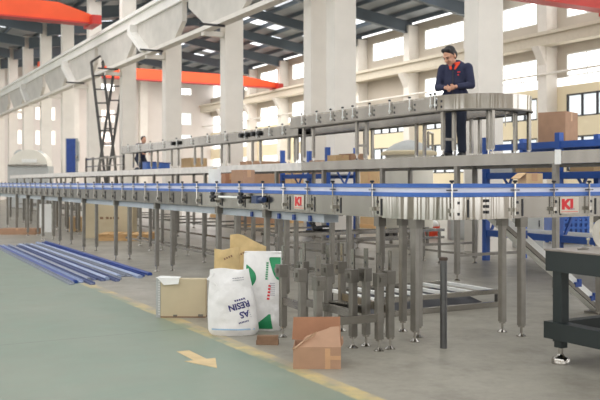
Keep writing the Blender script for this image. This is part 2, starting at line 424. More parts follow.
# roof over the far bays: sheet, rafters, purlins, roof lights
def roofz(v):
    if v < V_COL: return 11.75 + (V_COL - v) * .11
    return 11.75 + (1 - abs(v - 21.65) / 10.35) * 1.35
for v0, v1, u0 in ((-8, V_COL, 42), (V_COL, 21.65, 34), (21.65, V_WALL + .3, 34)):
    a_, b_ = roofz(v0 + 1e-6 if v0 == V_COL else v0), roofz(v1 if v1 != V_COL else v1 - 1e-6)
    struct('ceiling', MB().extrude([(v0, u0, a_), (v1, u0, b_), (v1, u0, b_ + .08), (v0, u0, a_ + .08)], (0, U_END + .3 - u0, 0)), ROOFS)
# unseen roof over the near bays, added in open strips for light and reflections
for u in [-14 + 4.8 * k for k in range(10)]:
    for v0, v1 in ((-13.3, V_COL), (V_COL, 21.65), (21.65, V_WALL + .3)):
        if u + 2.6 > 34 and v0 > 0: continue
        a_, b_ = roofz(v0 + 1e-6 if v0 == V_COL else v0), roofz(v1 if v1 != V_COL else v1 - 1e-6)
        struct('ceiling', MB().extrude([(v0, u, a_), (v1, u, b_), (v1, u, b_ + .08), (v0, u, a_ + .08)], (0, 2.6, 0)), ROOFS)
RAF = [PIL[0] + BAY * k for k in range(3, 10)]
for u in RAF:
    for v0, v1 in ((V_COL + .3, 21.65), (21.65, V_WALL - .3)):
        a_, b_ = roofz(v0) - .22, roofz(v1) - .22; d0, d1 = (.75, .5) if v0 < 15 else (.5, .75)
        struct('roof_rafter', MB().extrude([(v0, u - .04, a_), (v1, u - .04, b_), (v1, u - .04, b_ - d1), (v0, u - .04, a_ - d0)], (0, .08, 0))
               .extrude([(v0, u - .16, a_ - d0), (v1, u - .16, b_ - d1), (v1, u - .16, b_ - d1 - .04), (v0, u - .16, a_ - d0 - .04)], (0, .32, 0)), ROOFB)
    if u > 42: struct('roof_rafter', MB().extrude([(-8, u - .1, roofz(-8) - .2), (V_COL, u - .1, 11.55), (V_COL, u - .1, 10.9), (-8, u - .1, roofz(-8) - .8)], (0, .2, 0)), ROOFB)
v = V_COL + .8
while v < V_WALL - .3:
    z = roofz(v); struct('roof_purlin', MB().box(v - .05, v + .05, 34, U_END, z - .24, z - .01), ROOFB); v += 1.4
for v in (-2, 0, 2, 4, 6, 8, 10): struct('roof_purlin', MB().box(v - .04, v + .04, 42, U_END, roofz(v) - .22, roofz(v) - .01), ROOFB)
def skylight(v0, v1, u0, u1, m):
    a_, b_ = roofz(v0) - .03, roofz(v1) - .03
    struct('ceiling_skylight', MB().extrude([(v0, u0, a_), (v1, u0, b_), (v1, u0, b_ + .02), (v0, u0, a_ + .02)], (0, u1 - u0, 0)), m)
rs = random.Random(3)
for i, u in enumerate([34.5] + RAF[:-1]):
    for j in range(14):
        v = V_COL + .8 + 1.4 * j
        if v + 1.4 > V_WALL - .5 or abs(v + .7 - 21.65) < .8: continue
        t = rs.random()
        if t < .62: skylight(v + .15, v + 1.25, u + .5 + rs.random() * 2, u + 4.9 - rs.random() * .8, SKYL if t < .36 else SKYL2)
for u in RAF[2:-1]:
    for v in (2.2, 6.2, 8.2): skylight(v + .1, v + 1.6, u + 1, u + 4.6, SKYL2)

# overhead cranes
def crane(label, u, v0, v1, z, taper_end, m, m2, depth=.95):
    t = thing('overhead_crane', label, 'crane', ((v0 + v1) / 2, u, z), world=True)
    pts = [(v0, z + .25), (v0, z + depth), (v1, z + depth), (v1, z + .25), (v1 - .5, z), (v0 + .5, z)]
    if taper_end > 0: pts = [(v0, z), (v0, z + depth), (v1 - 1.6, z + depth), (v1, z + depth - .45), (v1, z + .02), (v1 - .5, z)]
    elif taper_end < 0: pts = [(v0, z + .3), (v0, z + depth), (v1 - 3.2, z + depth), (v1, z + .42), (v1, z), (v0 + .6, z)]
    part('girder', MB().extrude([(q, u - .25, zz) for q, zz in pts], (0, .5, 0)), m, t)
    part('bottom_flange', MB().box(v0 + .2, v1 - .1, u - .36, u + .36, z - .05, z + .02), m2, t)
    part('end_carriage', MB().box(v1 - .2, v1 + .2, u - .8, u + .8, z - .1, z + .3), m2, t)
    return t
z = 8.95
tag(crane('orange overhead crane girder crossing the upper left corner', 38.2, -6, 10.2, 8.70, 1, ORANGE, REDC, .82))
ck = crane('orange overhead crane far down the hall, behind the pillars', 60.0, 12.2, V_WALL - 1.0, 9.08, -1, ORANGE, REDC, .8)
part('hoist', MB().box(27.0, 27.9, 59.5, 60.5, 8.0, 8.95).tube((27.4, 60, 8.0), (27.4, 60, 7.4), .06), DARK, ck)
crane('red overhead crane girder at the top right corner', 26.3, 15.0, V_WALL - 1.0, 9.2, 1, REDC, REDC, 1.0)

# ------------------------------------------------------------------ conveyors
def arc(cx, cy, r, a0, a1, n): return [(cx + r * math.cos(a0 + (a1 - a0) * i / n), cy + r * math.sin(a0 + (a1 - a0) * i / n)) for i in range(n + 1)]
class Path:
    def __init__(s, pts):
        s.p = [Vector(q) for q in pts]; s.l = [0]
        for i in range(1, len(s.p)): s.l.append(s.l[-1] + (s.p[i] - s.p[i - 1]).length)
        s.L = s.l[-1]
    def at(s, t):
        for i in range(1, len(s.p)):
            if t <= s.l[i] or i == len(s.p) - 1:
                d = (s.p[i] - s.p[i - 1]); k = (t - s.l[i - 1]) / d.length; d.normalize(); return s.p[i - 1] + d * (k * (s.l[i] - s.l[i - 1])), d
    def sub(s, a, b):
        out = [s.at(a)[0]] + [s.p[i] for i in range(len(s.p)) if a + 1e-4 < s.l[i] < b - 1e-4] + [s.at(b)[0]]
        return out
    def near(s, q):
        q = Vector(q); best = min(range(0, 4001), key=lambda i: (s.at(s.L * i / 4000)[0] - q).length); return s.L * best / 4000
def foot_leg(t, x, y, z0, z1, wd=.06, rz=0.0, head=True, m=None):
    l = MB().cbox((x, y, z0 + .1), wd, wd, z1 - z0 - .1, rz, .006)
    o = part('leg', l, m or LEGM, t)
    f = MB().tube((x, y, z0 + .015), (x, y, z0 + .11), .011, n=8).lathe((x, y, z0), [(.046, 0), (.046, .006), (.03, .016), (.014, .03)], 14)
    f.tube((x, y, z0 + .085), (x, y, z0 + .1), .03, n=10)
    part('levelling_foot', f, STEELP, o)
    if head: part('clamp_head', MB().cbox((x, y, z1 - .1), wd + .03, wd + .02, .09, rz, .004), STEELD, o)
    return o
def ang(d): return math.atan2(d.y, d.x)
def conveyor(t, P, zt, wd, posts, side, hp=.16, plates=(), far_curve=False):
    """side panels, chain, blue guide rails and bracket posts along path P; zt is the top of the guide rail,
    side is -1 when the face we see lies left of the travel, +1 right"""
    h = wd / 2; zp1 = zt - .12; zp0 = zp1 - hp
    def rect(o, th, z0, z1): return [(o - th / 2, z0), (o + th / 2, z0), (o + th / 2, z1), (o - th / 2, z1)]
    ts = [0] + posts + [P.L]
    for i in range(len(ts) - 1):
        a, b = ts[i] + .003, ts[i + 1] - .003
        if b - a < .05: continue
        q = P.sub(a, b); curved = len(q) > 3
        pn = part('side_panel', MB().sweep(q, rect(side * h, .006, zp0, zp1), curved).sweep(q, rect(side * (h + .004), .004, zp0, zp0 + .012), curved), STEELP if curved else (STEELD if q[0].y > 11.2 else STEEL), t)  # far panels use darker steel: their dark reflections are put into the colour
        bl = MB()
        if i > 0:
            for s_ in (.05, .11):
                if a + s_ > b: continue
                c, d = P.at(a + s_); nn = Vector((d.y, -d.x)) * side; c = c + nn * (h + .004)
                for zz in ((zp0 + hp * .25), (zp0 + hp * .75)) if s_ == .05 else ((zp0 + hp * .5),):
                    if s_ == .05: bl.bar((c.x, c.y, zz - .012), (c.x, c.y, zz + .012), .018, .012, (nn.x, nn.y, 0))
                    else: bl.bar((c.x, c.y, zp0 + .02), (c.x, c.y, zp1 - .02), .014, .012, (nn.x, nn.y, 0))
            part('panel_bolts', bl, DARK, pn)
    allp = P.sub(0, P.L); sm = len(allp) > 3
    part('side_panel', MB().sweep(allp, rect(-side * h, .006, zp0, zp1), sm), STEEL, t)
    part('conveyor_chain', MB().sweep(allp, rect(0, wd - .05, zp1 - .05, zp1 - .02)), PALE, t)
    for s_ in (side, -side):
        o = s_ * (h + .002)
        part('guide_rail', MB().sweep(allp, rect(o, .022, zt - .036, zt), sm), BLUE, t)
        part('guide_rail', MB().sweep(allp, rect(o, .022, zt - .115, zt - .079), sm), BLUE, t)
        part('guide_strip', MB().sweep(allp, rect(o - s_ * .003, .008, zt - .08, zt - .035), sm), PALE, t)
    for p_ in posts:
        c, d = P.at(p_); nn = Vector((d.y, -d.x)) * side; q = c + nn * (h + .03); q2 = c + nn * (h + .004)
        k = MB().tube((q.x, q.y, zp0 + .03), (q.x, q.y, zt + .005), .008, n=8)
        k.bar((q2.x, q2.y, zp0 + .08), (q.x + nn.x * .015, q.y + nn.y * .015, zp0 + .08), .04, .035)
        k.tube((q2.x, q2.y, zt - .058), (q.x + nn.x * .02, q.y + nn.y * .02, zt - .058), .007, n=8)
        o = part('guide_bracket', k, STEELP, t)
        kn = MB().lathe((q.x, q.y, zt + .0), [(.01, 0), (.01, .008), (.021, .012), (.021, .026), (.012, .03)], 10)
        part('clamp_knob', kn, BLACK, o)
        part('cross_rod', MB().tube((q.x - d.x * .05, q.y - d.y * .05, zt - .058), (q.x + d.x * .05, q.y + d.y * .05, zt - .058), .006, n=6), DARK, o)
    return zp0, zp1

# the long line at eye level with its corner in the middle of the picture
R = .30; cen = (4.82, 6.10)
PL = Path([(4.52, 36.0), (4.52, 6.10)] + arc(cen[0], cen[1], R, math.pi, 1.5 * math.pi, 14)[1:] + [(8.7, 5.8)])
lower = thing('conveyor_line', 'long stainless conveyor with blue guide rails turning a corner at eye level', 'conveyor', (4.52, 6.0, 0), world=True)
pu = [UA(p, 4.35) for p in (373, 333.5, 308, 284, 263.5, 240, 217.5, 197.5, 183, 170, 158)]
u = pu[-1] + .6
while u < 35.6: pu.append(u); u += .62
posts = sorted([36.0 - q for q in pu])
for px in (459, 514, 553, 588, 632, 680):
    k = (px - 300) / 833.0; U_ = 5.63; V_ = U_ * (st + k * ct) / (ct - k * st)
    posts.append(PL.near((V_, 5.8)))
posts = sorted(set(posts))
ZT = 1.395
zp0, zp1 = conveyor(lower, PL, ZT, .30, posts, 1, hp=.195)
# supporting legs in pairs, one under each side panel
for px in (28, 43, 60, 84, 116, 157, 219, 267, 380):
    q = UA(px, 4.39)
    for v_ in (4.39, 4.65): foot_leg(lower, v_, q, 0, zp0 + .02)
for q in (24.5, 27.5, 31, 34.5):
    for v_ in (4.39, 4.65): foot_leg(lower, v_, q, 0, zp0 + .02, head=False)
for v_, u_ in ((4.445, 5.945), (4.60, 6.10)): foot_leg(lower, v_, u_, 0, zp0 + .02, .062, math.radians(20))
for v_ in (5.45, 6.75, 8.3):
    for u_ in (5.68, 5.93): foot_leg(lower, v_, u_, 0, zp0 + .02)
# return track hung under the long side, with its blue clips
part('return_track', MB().sweep([(4.52, 33), (4.52, 7.5)], [(-.09, zp0 - .095), (.09, zp0 - .095), (.09, zp0 - .01), (-.09, zp0 - .01)]), PALEB, lower)
q = 7.75
while q < 9.4: part('track_clip', MB().box(4.41, 4.43, q, q + .05, zp0 - .09, zp0 - .03).box(4.40, 4.42, q - .02, q + .03, zp0 - .085, zp0 - .05), BLUED, lower); q += .36
# handwheels, drive shaft and blue motor on the long side
def facing(o, q, z): return (4.37 - o, q, z)
uw = [UA(p, 4.3) for p in (213, 241, 255)]
for k, q in enumerate(uw[:2]):
    c = facing(.09, q, 1.22); m_ = MB().tube(c, (c[0] + .03, c[1], c[2]), .03, n=12)
    for i in range(6):
        t_ = i * math.pi / 3; m_.tube((c[0], c[1] + .055 * math.cos(t_), c[2] + .055 * math.sin(t_)), (c[0] + .03, c[1] + .055 * math.cos(t_), c[2] + .055 * math.sin(t_)), .02, n=8)
    m_.tube((c[0] + .02, c[1], c[2]), (4.37, c[1], c[2]), .015)
    part('handwheel', m_, BLACK, lower)
part('drive_shaft', MB().tube(facing(.05, uw[0] - .15, 1.22), facing(.05, uw[1] + .1, 1.22), .016), WHITEP, lower)
part('drive_motor', MB().cbox((4.32, uw[2] - .02, 1.16), .09, .17, .09, 0, .02).tube((4.32, uw[2] - .05, 1.205), (4.32, uw[2] - .2, 1.205), .035), mat('motor_blue', rgb(40, 58, 96), .45), lower)
# maker's plates with red lettering
def plate(par, cx, cy, z0, wv, hh, dx):
    """plate on a face whose reading direction is the horizontal unit vector dx"""
    dx = Vector((dx[0], dx[1], 0)); nn = Vector((dx.y, -dx.x, 0)); c = Vector((cx, cy, z0))
    m_ = MB().extrude([c + dx * (-wv / 2), c + dx * (wv / 2), c + dx * (wv / 2) + Vector((0, 0, hh)), c - dx * (wv / 2) + Vector((0, 0, hh))], nn * .004)
    o = part('maker_plate', m_, mat('plate_silver', rgb(206, 196, 182), .4, .4), par, 'silver maker plate with red letters')
    lt = MB(); vs, fs = text_mb('KI', hh * .8, .07); mx = min(v_[0] for v_ in vs)
    place = lambda x, y: c + dx * (-wv / 2 + .02 + (x - mx) * 1.35) + Vector((0, 0, hh * .52 + y)) + nn * .0045
    lt.add([place(x, y) for x, y, _ in vs], fs); part('red_letters', lt, RED, o)
    ls = MB()
    for k in range(3):
        b_ = c + dx * (-wv / 2 + .13 + k * .022) + Vector((0, 0, hh * .22)) + nn * .0045
        ls.extrude([b_, b_ + dx * .012, b_ + dx * .012 + Vector((0, 0, .014)), b_ + Vector((0, 0, .014))], nn * .001)
    part('small_letters', ls, GREYP, o)
    bd = MB(); b_ = c + dx * (-wv / 2 + .01) + Vector((0, 0, hh * .08)) + nn * .0045
    bd.extrude([b_, b_ + dx * (wv - .02), b_ + dx * (wv - .02) + Vector((0, 0, .005)), b_ + Vector((0, 0, .005))], nn * .001)
    part('red_rule', bd, RED, o)
plate(lower, 4.363, UA(299, 4.36), 1.115, .22, .155, (0, -1))
k = (569 - 300) / 833.0; plate(lower, 5.643 * (st + k * ct) / (ct - k * st), 5.643, 1.115, .24, .155, (1, 0))
# perforated plate on the corner
pp = MB()
k = (484 - 300) / 833.0; vq = 5.643 * (st + k * ct) / (ct - k * st)
for i in range(2):
    for j in range(3): pp.box(vq + i * .035, vq + i * .035 + .02, 5.638, 5.646, 1.13 + j * .05, 1.155 + j * .05)
part('slot_holes', pp, DARK, lower)

# ------------------------------------------------------------------ steel platform
DZ = 1.79; DV0, DV1, DU0, DU1 = 7.72, 9.75, 6.3, 45.0
deck = thing('steel_platform', 'long raised steel platform carrying the upper conveyor', 'platform', (DV0, DU0, 0), world=True)
part('deck_plate', MB().box(DV0 + .06, DV1 - .06, DU0 + .06, DU1 - .06, DZ - .03, DZ), STEELD, deck)
joints = [DU0, UA(558, DV0), 13.9, 21, 29, 37, DU1]
for i in range(len(joints) - 1): part('side_beam', MB().box(DV0, DV0 + .06, joints[i] + .005, joints[i + 1] - .005, DZ - .15, DZ + .005), STEEL if i < 2 else mat('deck_edge_white', rgb(222, 218, 212), .4), deck)
part('side_beam', MB().box(DV1 - .06, DV1, DU0, DU1, DZ - .15, DZ + .005), STEEL, deck)
for q in (DU0, DU1 - .06): part('end_beam', MB().box(DV0 + .06, DV1 - .06, q, q + .06, DZ - .15, DZ + .005), STEEL, deck)
part('joint_plate', MB().box(DV0 - .006, DV0, joints[1] - .05, joints[1] + .05, DZ - .16, DZ + .02), WHITEP, deck)
q = UA(555, 7.75)
while q < DU1:
    for v_ in (DV0 + .041, DV1 - .041): foot_leg(deck, v_, q, 0, DZ - .03, .07, head=False)
    part('cross_stretcher', MB().box(DV0 + .07, DV1 - .07, q - .02, q + .02, .34, .38), LEGM, deck); q += 1.88
part('long_stretcher', MB().box(DV0 + .02, DV0 + .05, 11.5, DU1, .12, .16), STEEL, deck)
part('long_stretcher', MB().box(DV1 - .05, DV1 - .02, 11.5, DU1, .12, .16), STEEL, deck)

# ------------------------------------------------------------------ upper conveyors on the platform
UC = (8.6, 9.9); UR = .65
PU = Path([(7.95, 14.5), (7.95, 9.9)] + arc(UC[0], UC[1], UR, math.pi, 2 * math.pi, 20)[1:] + [(9.25, 17.3)])
upper = thing('loop_conveyor', 'stainless loop conveyor with a polished round end above the platform', 'conveyor', (8.6, 9.6, DZ), world=True)
pz = [UA(px, 7.8) for px in (303, 318, 332, 344, 354, 371, 391, 411, 432)]
pst = sorted([14.5 - q for q in pz if 10.0 < q < 14.4])
def upper_conveyor(t, P, zt, hp, posts, legs, side, slots=True):
    h = .15; zp1 = zt - .03; zp0 = zt - hp
    def rect(o, th, z0, z1): return [(o - th / 2, z0), (o + th / 2, z0), (o + th / 2, z1), (o - th / 2, z1)]
    ts = [0] + posts + [P.L]
    for i in range(len(ts) - 1):
        qq = P.sub(ts[i] + .003, ts[i + 1] - .003); cu = len(qq) > 3
        pn = part('side_panel', MB().sweep(qq, rect(side * h, .006, zp0, zp1), cu), STEELP if cu else STEEL, t)
        if i > 0:
            b_ = MB(); c, d = P.at(ts[i] + .1); nn = Vector((d.y, -d.x)) * side; c = c + nn * (h + .004)
            for zz in (.3, .7): b_.bar((c.x, c.y, zp0 + (zp1 - zp0) * zz - .016), (c.x, c.y, zp0 + (zp1 - zp0) * zz + .016), .022, .012, (nn.x, nn.y, 0))
            part('panel_bolts', b_, DARK, pn)
    al = P.sub(0, P.L); cu = len(al) > 3
    part('side_panel', MB().sweep(al, rect(-side * h, .006, zp0, zp1), cu), STEEL, t)
    part('guide_rail', MB().sweep(al, rect(side * (h - .005), .02, zp1, zt), cu), STEELP if not cu else STEELP, t)
    part('guide_rail', MB().sweep(al, rect(-side * (h - .005), .02, zp1, zt), cu), BLUE, t)
    part('conveyor_chain', MB().sweep(al, rect(0, .24, zp1 - .05, zp1 - .02)), PALE, t)
    part('bottom_pan', MB().sweep(al, rect(0, .27, zp0 + .012, zp0 + .03)), STEELD, t)
    part('bottom_lip', MB().sweep(al, rect(side * (h + .012), .018, zp0 - .008, zp0 + .012), cu), STEELD, t)
    for p_ in posts:
        c, d = P.at(p_); nn = Vector((d.y, -d.x)) * side; q = c + nn * (h + .03)
        k_ = MB().tube((q.x, q.y, zp0 + .05), (q.x, q.y, zt + .02), .009, n=8).bar((c.x + nn.x * h, c.y + nn.y * h, zp0 + .09), (q.x + nn.x * .01, q.y + nn.y * .01, zp0 + .09), .03, .03)
        o = part('guide_bracket', k_, WHITEP, t)
        part('clamp_knob', MB().lathe((q.x, q.y, zt + .015), [(.012, 0), (.024, .006), (.024, .024), (.012, .03)], 10), BLACK, o)
    for x, y in legs: foot_leg(t, x, y, DZ + .005, zp0 + .03, .055, head=False, m=STEEL)
    return zp0
legs = []
for px in (304, 357, 443): legs += [(7.85, UA(px, 7.85)), (8.06, UA(px, 7.85))]
for q in (16.8, 13.9, 12.2, 10.7): legs += [(9.16, q), (9.34, q)]
for a_ in (245, 318):
    for r_ in (.56, .76): legs.append((UC[0] + r_ * math.cos(math.radians(a_)), UC[1] + r_ * math.sin(math.radians(a_))))
ez0 = upper_conveyor(upper, PU, 2.70, .23, pst + [4.6, 4.6 + math.pi * UR] , legs, 1)
part('end_sprocket', MB().tube((7.83, 14.5, 2.58), (8.07, 14.5, 2.58), .075, n=14), BLACK, upper)
for q in legs[4:6]: pass
part('leg_tie', MB().bar((7.85, legs[4][1], 2.05), (8.06, legs[4][1], 2.05), .04, .04), STEEL, upper)
part('leg_tie', MB().bar((7.85, legs[2][1], 2.05), (8.06, legs[2][1], 2.05), .04, .04), STEEL, upper)
part('rail_rod', MB().tube((UC[0] + .1, UC[1] - .5, 2.25), (UC[0] + .1, UC[1] - .5, 2.5), .008), STEEL, upper)
part('rail_rod', MB().tube((UC[0] + .3, UC[1] - .45, 2.25), (UC[0] + .3, UC[1] - .45, 2.5), .008), STEEL, upper)

PB = Path([(8.3, UA(126, 8.3)), (8.3, UA(296, 8.1))])
feed = thing('feed_conveyor', 'straight conveyor on thin legs running away along the platform to the left', 'conveyor', (8.3, 16, DZ), world=True)
pb = []; q = .8
while q < PB.L - .2: pb.append(q); q += .62 if q > 9 else 1.1
lg = []; q = 15.3
while q < UA(126, 8.3) - .3: lg += [(8.2, q), (8.4, q)]; q += 1.75
upper_conveyor(feed, PB, 2.60, .24, pb, lg, 1)
part('end_sprocket', MB().tube((8.2, PB.p[1].y - .01, 2.5), (8.4, PB.p[1].y - .01, 2.5), .06, n=12), BLACK, feed)
for px in (240, 246, 252, 258, 172, 178):
    q = UA(px, 8.1); part('drive_gear', MB().tube((8.08, q, 2.5), (8.14, q, 2.5), .055, n=10), BLACK, feed)

PQ = Path([(5.75, 18.4), (5.75, 9.0)])
par = thing('parallel_conveyor', 'lower steel conveyor running behind the blue-railed line above the sacks', 'conveyor', (5.75, 9.0, 0), world=True)
def rc(o, th, z0, z1): return [(o - th / 2, z0), (o + th / 2, z0), (o + th / 2, z1), (o - th / 2, z1)]
for s_ in (-1, 1): part('side_panel', MB().sweep(PQ.p, rc(s_ * .15, .006, .98, 1.14)), STEELD, par)
part('conveyor_chain', MB().sweep(PQ.p, rc(0, .27, 1.07, 1.09)), PALE, par)
q = 9.3
while q < 18.3:
    for v_ in (5.62, 5.88): foot_leg(par, v_, q, 0, 1.0, .06, head=False)
    q += 1.45
for v_ in (5.62, 5.88): part('long_stretcher', MB().box(v_ - .015, v_ + .015, 9.3, 18.2, .16, .2), STEEL, par)
PQ2 = Path([(5.85, 33.5), (5.85, 22.6)])
pr2 = thing('parallel_conveyor', 'farthest steel conveyor on dark legs behind the left end of the blue-railed line', 'conveyor', (5.85, 22.6, 0), world=True)
for s_ in (-1, 1): part('side_panel', MB().sweep(PQ2.p, rc(s_ * .15, .006, .9, 1.14)), STEELD, pr2)
part('conveyor_chain', MB().sweep(PQ2.p, rc(0, .27, 1.07, 1.09)), PALE, pr2)
q = 22.8
while q < 33.4:
    for v_ in (5.72, 5.98): foot_leg(pr2, v_, q, 0, .95, .07, head=False)
    q += 1.3

th_ = thing('rail_stand', 'thin steel rail on slim posts at the far left of the platform', 'rail', (8.6, 27, DZ), world=True)
ua, ub = UA(124, 8.6), UA(86, 8.6)
part('rail', MB().box(8.57, 8.63, ua, ub, 2.3, 2.36), STEEL, th_); part('rail', MB().box(8.57, 8.63, ua, ub, 2.02, 2.06), STEEL, th_)
for k in range(6): part('post', MB().cbox((8.6, ua + (ub - ua - .1) * k / 5 + .05, DZ + .005), .07, .07, .6), STEELD, th_)

# inclined chain coming down behind the corner
a_, b_ = Vector((5.62, 6.3, 1.12)), Vector((7.15, 6.3, .06))
inc = thing('inclined_chain_guide', 'pale sloping chain guide with blue clips leaning from the corner to the floor', 'chain guide', (7.1, 6.3, 0), world=True)
part('chute', MB().bar(a_, b_, .10, .12), WHITEP, inc); dI = (b_ - a_).normalized(); nI = Vector((-dI.z, 0, dI.x))
part('side_rail', MB().bar(a_ + Vector((0, -.06, 0)) - nI * .03, b_ + Vector((0, -.06, 0)) - nI * .03, .02, .04), STEELD, inc)
part('side_rail', MB().bar(a_ + Vector((0, .06, 0)) - nI * .03, b_ + Vector((0, .06, 0)) - nI * .03, .02, .04), STEELD, inc)
for k in (.05, .25, .5, .75, .9):
    c = a_.lerp(b_, k) + Vector((0, -.06, 0)) + nI * .02
    part('clip', MB().cbox((c.x, c.y, c.z - .03), .09, .03, .05, 0).cbox((c.x + .02, c.y, c.z), .04, .035, .05), BLUED, inc)
part('foot_plate', MB().box(7.05, 7.25, 6.2, 6.4, 0, .02), STEELD, inc)

# ------------------------------------------------------------------ dark work table at the right
tb = thing('work_table', 'dark green steel work table at the right edge with a chrome swivel foot', 'table', (4.75, 4.8, 0), world=True)
tv0, tv1, tu0, tu1 = 4.84, 6.13, 2.3, 4.78; tz = .885
part('table_top', MB().box(tv0 - .01, tv1 + .01, tu0 - .01, tu1 + .01, tz - .012, tz), TABLET, tb)
for x0, x1, y0, y1 in ((tv0, tv0 + .08, tu0, tu1), (tv1 - .08, tv1, tu0, tu1), (tv0 + .08, tv1 - .08, tu1 - .08, tu1), (tv0 + .08, tv1 - .08, tu0, tu0 + .08)):
    part('apron', MB().box(x0, x1, y0, y1, tz - .17, tz - .012), TABLEG, tb)
for x in (tv0 + .06, tv1 - .06):
    for y in (tu0 + .1, tu1 - .1):
        o = part('leg', MB().cbox((x, y, .17), .09, .09, tz - .34, 0, .006), TABLEG, tb)
        f = MB().tube((x, y, .05), (x, y, .18), .018).lathe((x, y, 0), [(.07, 0), (.07, .03), (.062, .045), (.035, .055), (.02, .075)], 20)
        part('swivel_foot', f, STEELP, o); part('foot_socket', MB().cbox((x, y, .125), .07, .07, .05), TABLEG, o)
for x0, x1, y0, y1 in ((tv0 - .01, tv0 + .11, tu0, tu1 + .01), (tv1 - .11, tv1 + .01, tu0, tu1 + .01), (tv0 + .11, tv1 - .11, tu1 - .09, tu1), (tv0 + .11, tv1 - .11, tu0, tu0 + .09)):
    part('lower_rail', MB().box(x0, x1, y0, y1, .19, .32), TABLEG, tb)
c = G(588, 246, tz); c.z = tz
bt = thing('eye_bolt', 'small steel bolt standing on the dark work table', 'bolt', c)
part('plate', MB().lathe((0, 0, 0), [(.035, 0), (.035, .006), (.02, .008)], 16), STEELP, bt)
part('stud', MB().tube((0, 0, .006), (0, 0, .06), .009), STEELP, bt); part('nut', MB().lathe((0, 0, .05), [(.017, 0), (.017, .016), (.012, .018)], 6), STEELP, bt)
wr = MB(); wc = G(583, 250, tz)
wr.path([(wc.x + .05 * math.cos(t_), wc.y + .03 * math.sin(t_) , tz + .006 + .001 * t_) for t_ in [i * .5 for i in range(16)]], .005, 6)
solo('wire_coil', wr, STEELD, 'small loop of bent wire lying on the dark work table', 'wire')
rl = thing('tape_reel', 'white reel standing on edge on the work table at the right frame edge', 'reel', (5.36, 4.63, tz), math.radians(-97))
part('flange', MB().tube((0, -.05, .115), (0, -.04, .115), .115, n=32), mat('reel_pale', rgb(206, 200, 188), .5), rl)
part('flange', MB().tube((0, .04, .115), (0, .05, .115), .115, n=32), mat('reel_pale', rgb(206, 200, 188), .5), rl)
part('core', MB().tube((0, -.04, .115), (0, .04, .115), .07, n=24), CARDT, rl)
part('hub', MB().tube((0, -.058, .115), (0, .058, .115), .025, n=16), CREAMB, rl)

# ------------------------------------------------------------------ spare support stands in front of the line
def stand(i, pa, pb, ztop, label, bar_z, dark=False):
    a_, b_ = G(*pa), G(*pb); m_ = (a_ + b_) / 2; d = b_ - a_; rz = math.atan2(d.y, d.x); L = d.length
    t = thing('support_stand', label, 'stand', m_, rz, 'spare stainless support stands')
    for s_ in (-1, 1):
        x = s_ * L / 2
        o = foot_leg(t, x, 0, 0, ztop, .06, 0, False, LEGM)
        part('clamp_block', MB().cbox((x, -.012, ztop - .07), .09, .095, .11, 0, .008).cbox((x, -.065, ztop - .03), .05, .02, .04), STEELD, t)
        bz = MB().cbox((x, .0, ztop), .045, .014, .21)
        o2 = part('slotted_bar', bz, STEEL, t); part('slot', MB().box(x - .006, x + .006, -.009, .009, ztop + .08, ztop + .1), DARK, o2)
    part('cross_bar', MB().box(-L / 2 + .03, L / 2 - .03, -.02, .02, bar_z, bar_z + .065), STEEL, t)
stand(0, (318, 357), (379, 351), .61, 'nearest support stand, its level cross bar right of the open carton', .245)
stand(1, (283, 337), (302, 345), .62, 'leftmost support stand, next to the green-printed sack', .30)
stand(2, (304, 333), (353, 348), .63, 'support stand second from the left at the back, behind the open carton', .26)
stand(3, (328, 338), (366, 346), .63, 'support stand in the middle of the cluster of stands', .28)
stand(4, (342, 331), (390, 349), .62, 'rightmost support stand, beside the conveyor corner leg', .30)

c = G(443.5, 348); pipe = thing('steel_post', 'dark round steel post with a cap standing alone on the floor', 'post', c)
part('shaft', MB().tube((0, 0, 0), (0, 0, .75), .03, n=20), mat('post_steel', rgb(104, 104, 104), .38, .8), pipe)
part('cap', MB().lathe((0, 0, .745), [(.036, 0), (.036, .02), (.03, .026)], 20), mat('rusty_cap', rgb(74, 60, 52), .7), pipe)

# low ladder-like frame lying behind the stands
fr = thing('ladder_frame', 'low pale steel ladder-like frame lying on the floor under the corner', 'frame', (5.8, 7.55, 0), world=True)
x0, x1, y0, y1 = 4.86, 6.55, 7.15, 8.1
part('front_rail', MB().box(x0, x1, y0, y0 + .05, .15, .2).box(x0, x1, y0, y0 + .05, 0, .06), STEEL, fr)
part('rear_rail', MB().box(x0, x1, y1, y1 + .05, .15, .2).box(x0, x1, y1, y1 + .05, 0, .06), STEEL, fr)
for k in range(6):
    x = x0 + .03 + (x1 - x0 - .1) * k / 5; part('rung', MB().box(x, x + .045, y0 + .05, y1, .16, .195), WHITEP, fr)
for x in (x0, x1 - .05):
    for y in (y0, y1): part('leg', MB().box(x, x + .05, y, y + .05, .06, .15), STEEL, fr)
part('sheet_infill', MB().extrude([(x0 + .05, y0 + .2, .01), (x0 + .05, y1 - .1, .14), (x0 + .05, y1 - .1, .145), (x0 + .05, y0 + .2, .015)], (x1 - x0 - .1, 0, 0)), DARK, fr)

